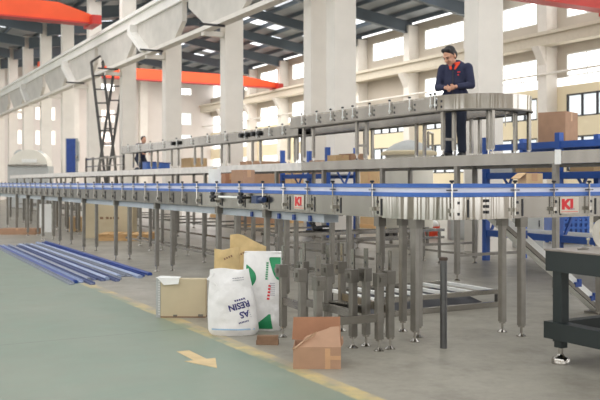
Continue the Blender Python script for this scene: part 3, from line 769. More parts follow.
# low frame of rails crossing behind
lf = thing('steel_trestle', 'low frame of two steel rails on thin legs seen under the corner', 'frame', (7, 11.6, 0), world=True)
part('top_rail', MB().box(5.95, 9.3, 11.57, 11.62, .555, .605), STEEL, lf)
part('top_rail', MB().box(5.95, 9.3, 12.02, 12.07, .555, .605), STEEL, lf)
part('lower_rail', MB().box(5.95, 9.3, 11.575, 11.615, .43, .47), STEEL, lf)
for x in (6.0, 7.4, 9.2):
    for y in (11.595, 12.045): foot_leg(lf, x, y, 0, .56, .045, head=False)
    part('tie', MB().box(x - .02, x + .02, 11.62, 12.02, .56, .6), STEEL, lf)
c = D(331, 233, 13.3); bgm = thing('gripper', 'black gripper tool lying on the low steel rails', 'tool', (6.93, 11.82, .607), .3)
part('body', MB().limb((-.14, 0, .05), (.14, 0, .05), .05, .06, .8), BLACK, bgm); part('jaw', MB().bar((-.16, 0, .06), (-.26, .02, .16), .03, .03).bar((-.12, .0, .06), (-.2, .02, .2), .03, .025), BLACK, bgm)
part('cylinder', MB().bar((-.02, -.062, .05), (.16, -.062, .05), .02, .02), WHITEP, bgm)
part('base_bar', MB().box(-.1, .1, -.25, .25, 0, .012), BLACK, bgm)

# ------------------------------------------------------------------ blue profiles on the floor
rp = random.Random(5)
n = 17
pa = [(2.80, 11.5), (4.12, 12.25)]; pe = [(3.0, 19.1), (4.24, 19.7)]
LOOK = ['blue', 'blue', 'grey', 'blue', 'slate', 'slate', 'slate', 'pale', 'pale', 'pale', 'slate', 'pale', 'grey', 'pale', 'grey', 'blue', 'blue', 'blue']
LOOK = ['grey', 'blue', 'pale', 'slate', 'grey', 'slate', 'slate', 'pale', 'slate', 'grey', 'pale', 'grey', 'grey', 'pale', 'blue', 'blue', 'blue']
PM = {'blue': BLUED, 'grey': mat('profile_grey', rgb(134, 140, 154), .45), 'slate': mat('profile_slate', rgb(84, 96, 136), .45), 'pale': mat('profile_pale', rgb(150, 164, 194), .45)}
for i in range(n):
    f_ = i / (n - 1.0)
    a_ = Vector((pa[0][0] + (pa[1][0] - pa[0][0]) * f_, pa[0][1] + (pa[1][1] - pa[0][1]) * f_ + rp.uniform(-.25, .25), 0))
    b_ = Vector((pe[0][0] + (pe[1][0] - pe[0][0]) * f_, pe[0][1] + (pe[1][1] - pe[0][1]) * f_ + rp.uniform(-.3, .3), 0))
    d = (b_ - a_).normalized(); s_ = Vector((d.y, -d.x, 0)); wv = .037; m_ = MB()
    prof = [(-wv, 0), (wv, 0), (wv, .035), (wv - .008, .035), (wv - .008, .01), (-wv + .008, .01), (-wv + .008, .035), (-wv, .035)]
    if i % 3 == 1: prof = [(-wv, 0), (wv, 0), (wv, .03), (wv - .02, .045), (-wv + .02, .045), (-wv, .03)]
    L_ = (b_ - a_).length; m_.extrude([(x, -L_ / 2, z_) for x, z_ in prof], (0, L_, 0))
    look = {'blue': 'dark blue', 'grey': 'grey', 'slate': 'slate blue', 'pale': 'pale blue-white'}[LOOK[i]]
    nm = 'leftmost' if i == 0 else 'rightmost' if i == n - 1 else ORD[i] + ' from the left'
    gp = solo('guide_profile', m_, PM[LOOK[i]], '%s long profile lying on the floor, %s of the bundle' % (look, nm), 'profile', 'long blue profiles on the floor')
    gp.location = (a_ + b_) / 2; gp.rotation_euler = (0, 0, math.atan2(-d.x, d.y))

# ------------------------------------------------------------------ cartons, sacks and wood at the front
# open torn carton
oc = thing('open_carton', 'torn open brown cardboard carton at the front by the yellow line', 'carton', G(317, 369), -TH - .03)
cw, cd, chh = .36, .30, .165; th = .006
part('carton_body', MB().box(-cw / 2, cw / 2, 0, th, 0, chh).box(-cw / 2, cw / 2, cd - th, cd, 0, chh).box(-cw / 2, -cw / 2 + th, th, cd - th, 0, chh)
     .box(cw / 2 - th, cw / 2, th, cd - th, 0, chh).box(-cw / 2 + th, cw / 2 - th, th, cd - th, 0, th), CARD, oc)
part('back_flap', MB().extrude([(-cw / 2 - .02, cd, chh), (cw / 2 + .005, cd, chh), (cw / 2 - .0, cd + .04, chh + .175), (-cw / 2 - .01, cd + .04, chh + .17)], (0, th, 0)), CARDI, oc)
part('front_flap', MB().extrude([(-cw / 2 + .02, .0, chh), (cw / 2, .0, chh), (cw / 2 - .01, .16, chh + .13), (cw / 2 - .08, .16, chh + .125), (cw / 2 - .1, .145, chh + .115), (-.02, .11, chh + .085), (-.08, .085, chh + .07), (-.10, .07, chh + .055), (-cw / 2 + .07, .03, chh + .02)], (0, .004, -.004)), CARD, oc)
part('torn_strip', MB().extrude([(-cw / 2 - .01, -.004, chh - .015), (-cw / 2 + .04, -.004, chh + .01), (-.06, .06, chh + .07), (.0, .09, chh + .1), (-.02, .085, chh + .07), (-.1, .04, chh + .035), (-cw / 2 + .02, -.006, chh - .012)], (0, -.006, .004)), mat('torn_paper', rgb(222, 188, 158), .9), oc)
part('side_flap', MB().extrude([(cw / 2, .02, chh), (cw / 2, cd - .02, chh), (cw / 2 + .015, cd - .04, chh + .04), (cw / 2 + .015, .03, chh + .03)], (.005, 0, 0)), CARD, oc)
part('tape', MB().box(.06, .10, -.0015, 0, .0, chh - .01).box(.1, cw / 2, -.0012, 0, .07, .1), mat('carton_tape', rgb(198, 156, 118), .4), oc)

# cream board box with a perforated edge
bb = thing('board_box', 'flat cream board crate with a dotted metal edge beside the sacks', 'box', G(183, 317.5), -TH - .02)
bw, bd, bh = .47, .12, .40
part('box_body', MB().box(-bw / 2, bw / 2, 0, bd, .012, bh), CREAMB, bb)
part('edge_strip', MB().box(-bw / 2 - .045, -bw / 2 - .001, -.006, bd + .004, .0, bh + .005), CABG, bb)
hl = MB()
for k in range(14): hl.box(-bw / 2 - .018, -bw / 2 - .008, -.009, -.006, .03 + k * .026, .042 + k * .026)
part('edge_holes', hl, WHITEP, bb)
part('bottom_strip', MB().box(-bw / 2, bw / 2, -.004, bd, 0, .012), WOODD, bb)
part('paper_flap', MB().extrude([(-bw / 2 - .05, -.01, bh + .012), (-bw / 2 + .2, -.01, bh + .008), (-bw / 2 + .2, .10, bh + .012), (-bw / 2 - .02, .12, bh + .02)], (0, 0, .003)), WHITEP, bb)
part('paper_fold', MB().extrude([(-bw / 2 - .03, -.012, bh + .01), (-bw / 2 + .2, -.012, bh + .008), (-bw / 2 + .19, -.02, bh - .05), (-bw / 2 + .04, -.02, bh - .06)], (0, .003, 0)), WHITEP, bb)
part('latch', MB().box(-.1, -.06, -.012, 0, .012, .03).box(.16, .21, -.012, 0, .012, .035), STEELD, bb)

tcn = thing('tan_carton', 'tall tan carton with dark print wedged behind the white resin sack', 'carton', G(221, 325), -TH + .05)
part('carton_body', MB().box(-.11, .1, 0, .1, 0, .46), CARDT, tcn)
part('carton_tape', MB().box(-.111, .101, .04, .06, .46, .462), mat('carton_tape', rgb(198, 156, 118), .4), tcn)
pr = MB()
for z_ in (.1, .14, .21, .27, .33): pr.box(-.105, -.07, -.002, 0, z_, z_ + .025); pr.box(-.06, -.04, -.002, 0, z_, z_ + .02)
part('print_marks', pr, WOODD, tcn)

def sack_geo(wb, wt, h, tb_, seed, lean=0.0, bulge=1.0, shear=0.0):
    rr = random.Random(seed); off = Vector((rr.uniform(0, 50), rr.uniform(0, 50), 0)); p = 2.6
    def wid(z):
        k = z / h; return wb + (wt - wb) * k + .05 * math.sin(math.pi * min(1, k * 1.15)) * bulge * wb - (.14 * wb * max(0, 1 - k * 11) ** 2)
    def thick(z):
        k = z / h; return max(.03, tb_ * (1 - k ** 2.2) * (.62 + .38 * min(1, k * 7 + .4)) + .03)
    def wr_(x, z): return .02 * (noise.noise(Vector((x * 7, z * 5, 0)) + off)) + .012 * noise.noise(Vector((x * 18 + z * 8, z * 13, 4)) + off)
    def yf(x, z, sgn=-1):
        W = wid(z) / 2; t_ = thick(z) / 2; q = max(0.0, 1 - abs(min(1, abs(x / W))) ** p)
        return sgn * t_ * q ** (1 / p) + lean * z * z / h + wr_(x, z)
    m_ = MB(); nz, nx = 30, 22; vs = []; fs = []; ring = 2 * nx
    for j in range(nz + 1):
        z = h * j / nz; W = wid(z) / 2
        for i in range(ring):
            t_ = 2 * math.pi * i / ring; x = -math.cos(t_); x = math.copysign(abs(x) ** .8, x) * W
            zz = z + .012 * noise.noise(Vector((x * 6, 9, 0)) + off) * (z / h)
            if j == nz: zz += .012 * math.sin(x * 19 + seed)
            vs.append((x + shear * zz / h, yf(x, z, -1 if math.sin(t_) >= 0 else 1), max(0, zz)))
    for j in range(nz):
        for i in range(ring): fs.append((j * ring + i, j * ring + (i + 1) % ring, (j + 1) * ring + (i + 1) % ring, (j + 1) * ring + i))
    fs.append(tuple(reversed(range(ring)))); fs.append(tuple(nz * ring + i for i in range(ring)))
    m_.add(vs, fs, True); return m_, yf, wid
SHEAR = [0.0]
def on_front(vs, yf, off=.004): return [(x + SHEAR[0] * z, yf(x, z) - off, z) for x, z in vs]
def patch(yf, poly_fn, x0, x1, z0, z1, n=14):
    """part of the front face between curves poly_fn(z) -> (xa, xb)"""
    m_ = MB(); vs = []; fs = []
    for j in range(n + 1):
        z = z0 + (z1 - z0) * j / n; a, b = poly_fn((z - z0) / (z1 - z0))
        for i in range(7): x = a + (b - a) * i / 6; vs.append((x + SHEAR[0] * z, yf(x, z) - .004, z))
    for j in range(n):
        for i in range(6): fs.append((j * 7 + i, j * 7 + i + 1, (j + 1) * 7 + i + 1, (j + 1) * 7 + i))
    return m_.add(vs, fs, True)
def text_on(yf, txt, size, cx, cz, rot):
    vs, fs = text_mb(txt, size); cr, sr = math.cos(rot), math.sin(rot); m_ = MB()
    return m_.add(on_front([(cx + x * cr - y * sr, cz + x * sr + y * cr) for x, y, _ in vs], yf, .005), fs)
def dashes(yf, cx, cz, n, wd, ht, gap, rot):
    m_ = MB(); cr, sr = math.cos(rot), math.sin(rot)
    for k in range(n):
        x = (k - n / 2) * (wd + gap); q = [(x, 0), (x + wd, 0), (x + wd, ht), (x, ht)]
        m_.add(on_front([(cx + a * cr - b * sr, cz + a * sr + b * cr) for a, b in q], yf, .005), [(0, 1, 2, 3)])
    return m_
# front white sack, print upside down
s1 = thing('resin_sack', 'white woven AS RESIN sack standing upside down at the front', 'sack', G(234, 334), -TH + .03)
m_, yf, wid = sack_geo(.47, .36, .60, .19, 3, .05, 1.0, -.045); SHEAR[0] = -.045 / .6
part('sack_body', m_, SACKW, s1)
rot = math.pi + .25
part('navy_print', text_on(yf, 'AS', .078, .115, .20, rot), NAVYP, s1)
part('navy_print', text_on(yf, 'RESIN', .078, .07, .275, rot), NAVYP, s1)
part('small_print', dashes(yf, .075, .335, 5, .014, .016, .007, rot), NAVYP, s1)
part('small_print', dashes(yf, .1, .135, 7, .009, .014, .005, rot), NAVYP, s1)
part('grey_print', dashes(yf, .08, .52, 5, .018, .006, .004, .1), GREYP, s1); part('grey_print', dashes(yf, .08, .50, 6, .014, .005, .004, .1), GREYP, s1)
part('grey_print', dashes(yf, .155, .26, 9, .008, .005, .012, math.pi / 2 + .25), GREYP, s1)
part('blue_band', patch(yf, lambda k: (-.195, .2), 0, 0, .055, .068, 3), mat('pale_blue_print', rgb(160, 190, 220), .6), s1)
SHEAR[0] = 0.0
part('sack_lip', MB().extrude([(-.18, -.01, .56), (-.24, .0, .50), (-.255, .01, .51), (-.19, .0, .575)], (0, .008, .0)).extrude([(-.235, -.005, .50), (-.15, -.06, .44), (-.165, -.05, .47), (-.225, 0, .515)], (0, .006, .002)), SACKW, s1)
# rear white sack with green print
s2 = thing('green_sack', 'white sack with green corner print standing behind the resin sack', 'sack', G(263, 331) + Vector((.04, .08, 0)), -TH - .05)
m_, yf, wid = sack_geo(.40, .37, .735, .17, 8, .04, .5)
part('sack_body', m_, SACKW, s2)
part('green_print', patch(yf, lambda k: (.165 - .11 * math.sqrt(max(0, k)) * (1 if k < .95 else .9), .17), 0, 0, .47, .69), GREENP, s2, 'green printed corner')
part('green_print', patch(yf, lambda k: (-.16, -.06 - .09 * abs(2 * k - 1) ** 2), 0, 0, .38, .62), GREENP, s2, 'green printed corner')
part('green_print', patch(yf, lambda k: (-.11 + .17 * k, .1 - .02 * k), 0, 0, .02, .16), GREENP, s2, 'green printed corner')
part('green_lettering', dashes(yf, .03, .56, 8, .014, .022, .007, -math.pi / 2 - .05), GREENP, s2)
part('red_lettering', dashes(yf, .05, .36, 5, .018, .024, .012, -math.pi / 2 - .1), RED, s2)
part('grey_print', dashes(yf, .12, .40, 7, .006, .05, .012, math.pi / 2), GREYP, s2)
part('top_hem', MB().tube((-.18, .032, .735), (.18, .032, .735), .011, n=8), SACKW, s2)
# two kraft paper sacks behind
s3 = thing('kraft_sack', 'brown kraft paper sack at the left, behind the resin sack', 'sack', G(227, 314), -TH + .1)
m_, yf, wid = sack_geo(.27, .27, .70, .14, 12, .03, .6); part('sack_body', m_, KRAFT, s3)
part('print_marks', dashes(yf, .02, .6, 4, .016, .02, .01, .4), WOODD, s3)
s4 = thing('kraft_sack', 'tallest kraft paper sack, its folded top slanting down to the right', 'sack', G(248, 310), -TH - .02)
m_, yf, wid = sack_geo(.40, .40, .84, .15, 15, .03, .5)
m_.v = [(x, y, z - (max(0, z - .55) / .25) * max(0, (x + .12)) * .38) for x, y, z in m_.v]
part('sack_body', m_, KRAFT, s4); part('print_marks', dashes(yf, -.05, .62, 4, .016, .02, .01, .5), WOODD, s4)
wbk = thing('wood_block', 'small dark wooden blocks nailed together on the floor beside the sacks', 'wood block', G(267, 345), -TH - .1)
part('plank', MB().box(-.095, .095, 0, .07, 0, .04), WOODD, wbk); part('plank', MB().box(-.09, .09, .012, .08, .04, .075), WOODD, wbk)
part('plank', MB().box(-.095, -.03, .08, .14, 0, .04), WOODD, wbk)

# ------------------------------------------------------------------ things on the conveyors and the platform
def carton(label, loc, rz, sx, sy, sz, m=CARD, group=None, flaps=False):
    t = thing('carton', label, 'carton', loc, rz, group)
    part('carton_body', MB().cbox((0, 0, 0), sx, sy, sz), m, t)
    part('carton_tape', MB().box(-.03, .03, -sy / 2 - .002, sy / 2 + .002, sz, sz + .002).box(-.03, .03, -sy / 2 - .002, -sy / 2, sz * .7, sz), mat('carton_tape', rgb(198, 156, 118), .4), t)
    if flaps: part('open_flap', MB().extrude([(-sx / 2, -sy / 2, sz), (-sx / 2, sy / 2, sz), (-sx / 2 - .07, sy / 2, sz - .05), (-sx / 2 - .07, -sy / 2, sz - .05)], (0, 0, .005)), m, t)
    return t
cz = zp1 - .02
k = (530 - 300) / 833.0; vq = 5.8 * (st + k * ct) / (ct - k * st)
carton('small tan carton with one open flap riding on the eye-level conveyor at the right', (vq, 5.8, cz), -.25, .17, .16, .235, CARDT, None, True)
q1 = UA(243, 4.52); q2 = UA(222, 4.52)
carton('small orange-brown carton on the eye-level conveyor left of the picture middle', (4.52, q1, cz), .2, .18, .26, .31, CARD)
carton('darker brown carton on the eye-level conveyor, left of the orange-brown one', (4.52, q1 + .42, cz), -.1, .17, .18, .27, CARDI)
rw = thing('film_roll', 'white roll of film standing on the eye-level conveyor', 'roll', (4.52, q2 + .25, cz))
part('film', MB().lathe((0, 0, 0), [(.085, 0), (.085, .34), (.03, .34)], 20), WHITEP, rw); part('core', MB().lathe((0, 0, .335), [(.03, 0), (.03, .012), (.02, .012)], 14), CARDT, rw)
for (label, px, v_, sx, sy, sz, m_) in (
        ('yellowish carton on the platform at the left under the feed conveyor', 194, 9.2, .5, .8, .34, CARDT),
        ('brown carton on the platform left of the near big pillar', 352, 9.45, .35, .5, .22, CARD),
        ('low tan carton on the platform between two loop conveyor legs', 338, 9.0, .3, .36, .18, CARDT)):
    carton(label, (v_, UA(px, v_), DZ + .001), 0, sx, sy, sz, m_)
for i, (px, v_) in enumerate(((149, 8.55), (157, 9.0), (164, 9.45))):
    t = thing('parts_bin', 'blue plastic parts bin on the platform, %s beside the kneeling worker' % ['nearest', 'second', 'farthest'][i], 'bin', (v_, UA(px, v_), DZ + .001), 0, 'blue bins on the platform')
    part('bin_body', MB().prism([(-.13, -.2), (.13, -.2), (.14, .2), (-.14, .2)], 0, .25), BLUE, t); part('rim', MB().box(-.15, .15, -.22, .22, .25, .28), BLUED, t)

# control cabinet and white machine at the far end
cb = thing('control_cabinet', 'tall blue control cabinet at the far left end of the platform', 'cabinet', (8.2, UA(71, 8.2), DZ + .001), -TH)
part('cabinet_body', MB().box(-.22, .22, 0, .3, 0, 1.42), CABG, cb); part('door', MB().box(-.18, .18, -.02, 0, .04, 1.40), BLUED, cb)
part('handle', MB().box(.19, .25, -.03, .05, .6, .72), STEEL, cb); part('side_duct', MB().box(.22, .30, .05, .2, .5, 1.3), CABG, cb)
p0 = D(31, 172, 47.5)
wm = thing('packing_machine', 'rounded white machine at the far left beyond the platform', 'machine', (p0.x, p0.y, 0), -TH)
part('base', MB().box(-1.15, 1.15, -.5, .5, 0, 2.35), CABG, wm)
part('hood', MB().extrude([(1.1 * math.cos(t_), -.45, 2.35 + .95 * math.sin(t_)) for t_ in [math.pi * i / 12 for i in range(13)]], (0, .9, 0)), TANKW, wm)
part('window', MB().box(-.35, .5, -.53, -.5, 2.55, 2.75), WINGLOW if False else WHITEP, wm); part('rail', MB().tube((-1.1, -.6, 2.4), (1.1, -.6, 2.4), .05), STEEL, wm)
part('dome', MB().ell((-.6, 0, 3.0), .35, .35, .3), CABG, wm); part('dome', MB().ell((.45, 0, 3.0), .3, .3, .25), CABG, wm)
# two leaning ladders by the runway
def ladder(label, a_, b_, wv, hooks):
    d = (b_ - a_).normalized(); s_ = Vector((ct, -st, 0)); t = thing('access_ladder', label, 'ladder', a_, world=True)
    for k in (-1, 1): part('stile', MB().bar(a_ + s_ * wv * k, b_ + s_ * wv * k, .09, .09), LADM, t)
    nr = int((b_ - a_).length / .62)
    for k in range(1, nr): c = a_.lerp(b_, k / nr); part('rung', MB().bar(c - s_ * wv, c + s_ * wv, .06, .06), LADM, t)
    if hooks:
        for k in (-1, 1): part('hook', MB().bar(b_ + s_ * wv * k, b_ + s_ * wv * k + Vector((.5, .3, .35)), .08, .08).bar(b_ + s_ * wv * k + Vector((.5, .3, .35)), b_ + s_ * wv * k + Vector((.9, .3, .1)), .08, .08), LADM, t)
la = D(110, 170, 38); lb = D(97, 62, 38.3); la2 = lb + (la - lb) * (lb.z / (lb.z - la.z)); ladder('dark access ladder leaning left to the crane runway, crossing another ladder', la2, lb, .26, True)
lc = D(104, 170, 38.9); ld = D(119, 72, 38.6); lc2 = ld + (lc - ld) * (ld.z / (ld.z - lc.z)); ladder('dark access ladder leaning right at the far left, behind the hooked ladder', lc2, ld, .24, False)

# ------------------------------------------------------------------ things beyond the platform
tk = thing('mixing_tank', 'white domed tank standing behind the platform left of the worker', 'tank', (11.5, 15.6, 0))
part('shell', MB().lathe((0, 0, .3), [(.5, 0), (.55, .1), (.55, 1.75), (.5, 1.8)], 28), TANKW, tk)
part('rim', MB().lathe((0, 0, 2.04), [(.64, 0), (.64, .07), (.56, .1)], 28), CREAMB, tk)
part('lid', MB().lathe((0, 0, 2.1), [(.56, 0), (.5, .1), (.34, .2), (.15, .27), (.02, .29)], 28), CABG, tk)
for k in range(4): part('leg', MB().tube((.42 * math.cos(.8 + k * 1.571), .42 * math.sin(.8 + k * 1.571), 0), (.42 * math.cos(.8 + k * 1.571), .42 * math.sin(.8 + k * 1.571), .4), .04), STEELD, tk)
part('lid_handle', MB().path([(.2, -.45, 2.2), (.2, -.45, 2.55), (.6, -.1, 2.55), (.6, -.1, 2.15)], .03), STEEL, tk)
def rack(label, us, v0, v1, ztop, levels_, brace=True):
    t = thing('pallet_rack', label, 'rack', (v0, us[0], 0), world=True)
    for q in us:
        for v_ in (v0, v1): part('upright', MB().box(v_ - .05, v_ + .05, q - .05, q + .05, 0, ztop), RACKB, t)
        if brace: part('brace', MB().bar((v0, q, .3), (v1, q, ztop - .2), .04, .04).bar((v0, q, ztop - .2), (v1, q, .9), .04, .03), RACKB, t)
    for zl in levels_:
        for v_ in (v0, v1): part('beam', MB().box(v_ - .03, v_ + .03, min(us) + .05, max(us) - .05, zl - .11, zl), RACKB, t)
        part('shelf', MB().box(v0 + .03, v1 - .03, min(us) + .06, max(us) - .06, zl - .03, zl + .002), CABG, t)
    return t
rack('blue pallet rack behind the platform at the right edge', [6.9, UA(559, 10.25), UA(486, 10.25)], 10.25, 11.15, 2.22, (.55, 1.58, 2.08))
rack('blue pallet rack behind the platform, left of the worker', [17.0, 19.3], 10.15, 10.95, 2.25, (.9, 1.62))
carton('big brown carton standing on top of the right blue rack', (10.62, UA(557, 10.6), 2.084), .35, .5, .48, .5, CARD)
for i, (px, zl, sx, sy, sz, m_, lb_) in enumerate((
        (508, 1.584, .5, .75, .28, WHITEP, 'white carton on the lower shelf of the right blue rack'),
        (536, 1.584, .5, .5, .26, CARDT, 'tan carton on the lower shelf of the right blue rack'),
        (590, 1.584, .4, .5, .16, CARDT, 'flat tan carton on the right blue rack shelf at the frame edge'))):
    carton(lb_, (10.7, UA(px, 10.7), zl), 0, sx, sy, sz, m_)
carton('orange carton on the blue rack left of the worker', (10.5, 18.0, 1.624), 0, .4, .3, .34, CARD)
# on the floor, seen under the lines
def gz(px, py): return G(px, py)
bc = thing('big_carton', 'big cream carton standing on the floor behind the conveyor legs at the left', 'carton', G(108, 238), -TH + .05)
part('carton_body', MB().box(-.62, .62, 0, .8, 0, .88), CREAMB, bc); part('print_marks', MB().box(-.2, -.12, -.004, 0, .48, .54).box(-.05, .02, -.004, 0, .48, .54).box(.05, .1, -.004, 0, .48, .53).box(.13, .2, -.004, 0, .48, .54).box(.22, .28, -.004, 0, .48, .53), WOODD, bc)
wp = thing('wooden_pallet', 'low orange wooden pallet in front of the big cream carton', 'pallet', G(124, 241), -TH + .03)
for k in range(3): part('block', MB().box(-.62, .62, .05 + k * .36, .17 + k * .36, 0, .14), WOOD, wp)
for k in range(5): part('deck_board', MB().box(-.62 + k * .26, -.42 + k * .26, 0, .94, .14, .17), WOOD, wp)
for lb_, px, py, sx, sy, sz, m_ in (
        ('tan carton on the floor left of the big cream carton', 80, 231, .5, .5, .42, CARDT),
        ('pale carton farthest left under the long conveyor', 20, 234, 1.0, .5, .16, CARD),
        ('orange-brown carton on the floor under the corner, far behind', 491, 243, .5, .5, .62, CARD)):
    carton(lb_, G(px, py), -TH, sx, sy, sz, m_)
wb_ = thing('white_panel', 'white panel leaning upright behind the far left conveyor legs', 'panel', G(33, 233) + Vector((.35, .2, 0)), -TH + .3)
part('sheet', MB().extrude([(-.2, 0, 0), (.2, 0, 0), (.2, .2, .8), (-.2, .2, .8)], (0, .03, 0)), WHITEP, wb_); part('rear_leg', MB().bar((0, .4, 0), (0, .2, .75), .04, .04), LADM, wb_)
pk = thing('plastic_crate', 'blue slatted plastic crate on the floor at the right, behind the corner', 'crate', G(571, 244), -TH)
pw, pd, ph_ = .84, .7, .66
part('crate_body', MB().box(-pw / 2 + .03, pw / 2 - .03, .03, pd - .03, .08, ph_ - .1), BLUED, pk)
lt = MB()
for k in range(8): x = -pw / 2 + k * (pw - .05) / 7; lt.box(x, x + .05, 0, .03, .08, ph_)
for k in range(5): z_ = .08 + k * (ph_ - .13) / 4; lt.box(-pw / 2, pw / 2, -.012, .0, z_, z_ + .05)
part('slatted_side', lt, BLUE, pk); part('rim', MB().box(-pw / 2 - .02, pw / 2 + .02, -.02, .0, ph_, ph_ + .06).box(-pw / 2 - .02, pw / 2 + .02, pd, pd + .02, ph_, ph_ + .06).box(-pw / 2 - .02, -pw / 2, 0, pd, ph_, ph_ + .06).box(pw / 2, pw / 2 + .02, 0, pd, ph_, ph_ + .06), BLUE, pk)
for x in (-pw / 2 + .05, pw / 2 - .05):
    for y in (.08, pd - .08): part('foot', MB().cbox((x, y, 0), .08, .08, .08), BLUE, pk)
part('side_panel', MB().box(-pw / 2, -pw / 2 + .03, .0, pd, .08, ph_).box(pw / 2 - .03, pw / 2, .03, pd, .08, ph_).box(-pw / 2, pw / 2, pd - .03, pd, .08, ph_), BLUE, pk)
p0 = G(468, 240)
gc = thing('grey_cabinet', 'grey steel cabinet far behind under the conveyor corner', 'cabinet', p0, -TH)
part('cabinet_body', MB().box(-.42, .42, 0, .5, 0, 1.1), CABG, gc)
part('door', MB().box(-.4, -.01, -.02, 0, .05, 1.07), CABG, gc); part('door', MB().box(.01, .4, -.02, 0, .05, 1.07), CABG, gc)
part('handle', MB().box(-.06, -.04, -.04, -.02, .5, .65).box(.04, .06, -.04, -.02, .5, .65), DARK, gc)
gs = thing('grey_cabinet', 'narrow grey cabinet left of the blue crate, seen under the conveyor', 'cabinet', G(530, 248), -TH)
part('cabinet_body', MB().box(-.28, .28, 0, .4, 0, 1.0), CABG, gs); part('door', MB().box(-.26, .26, -.02, 0, .05, .97), CABG, gs); part('handle', MB().box(.18, .2, -.04, -.02, .45, .6), DARK, gs)
rb = thing('red_bucket', 'red bucket with white contents on the floor under the corner', 'bucket', G(432, 238))
part('pail', MB().lathe((0, 0, 0), [(.16, 0), (.2, .3), (.185, .3), (.18, .24)], 20), mat('bucket_red', rgb(224, 70, 40), .5), rb)
part('contents', MB().ell((0, 0, .33), .18, .18, .14), WHITEP, rb)
part('pail_handle', MB().path([(.2 * math.cos(t_), -.05, .28 + .18 * math.sin(t_)) for t_ in [math.pi * i / 8 for i in range(9)]], .01, 6), STEEL, rb)
yb = thing('black_drum', 'dark drum with a yellow band standing far behind the conveyor corner', 'drum', G(390, 236))
part('drum_body', MB().lathe((0, 0, 0), [(.2, 0), (.21, .03), (.21, .5), (.19, .53)], 20), BLACK, yb); part('band', MB().lathe((0, 0, .2), [(.214, 0), (.214, .1)], 20), YELLOW, yb)
# stacked cartons and crates between the pillars and the right wall
for i, (px, Y, z0, sx, sy, sz, m_, lb_) in enumerate((
        (262, 27, 0, 1.1, 1.0, 2.1, CARD, 'orange-brown carton stack beyond the pillars, left of the big pillar'),
        (300, 30, 0, 1.2, 1.0, 1.9, CARDT, 'tan carton stack beyond the pillars, just left of the big pillar foot'),
        (385, 26, 0, 1.2, 1.0, 1.9, CARDT, 'pale carton stack beyond the pillars between the big pillar and the tank'),
        (232, 34, 0, 1.4, 1.0, 2.0, CREAMB, 'cream carton stack beyond the pillars farthest left'))):
    p0 = D(px, 183, Y); t = thing('carton_stack', lb_, 'carton', (p0.x, p0.y, 0), 0.0)
    part('carton_body', MB().cbox((0, 0, .12), sx, sy, sz - .12), m_, t); part('pallet', MB().cbox((0, 0, 0), sx + .1, sy + .1, .12), WOOD, t)
    part('carton_tape', MB().box(-sx / 2 - .003, sx / 2 + .003, -.04, .04, sz, sz + .003).box(-sx / 2 - .003, -sx / 2, -.04, .04, sz * .3, sz), mat('carton_tape', rgb(198, 156, 118), .4), t)

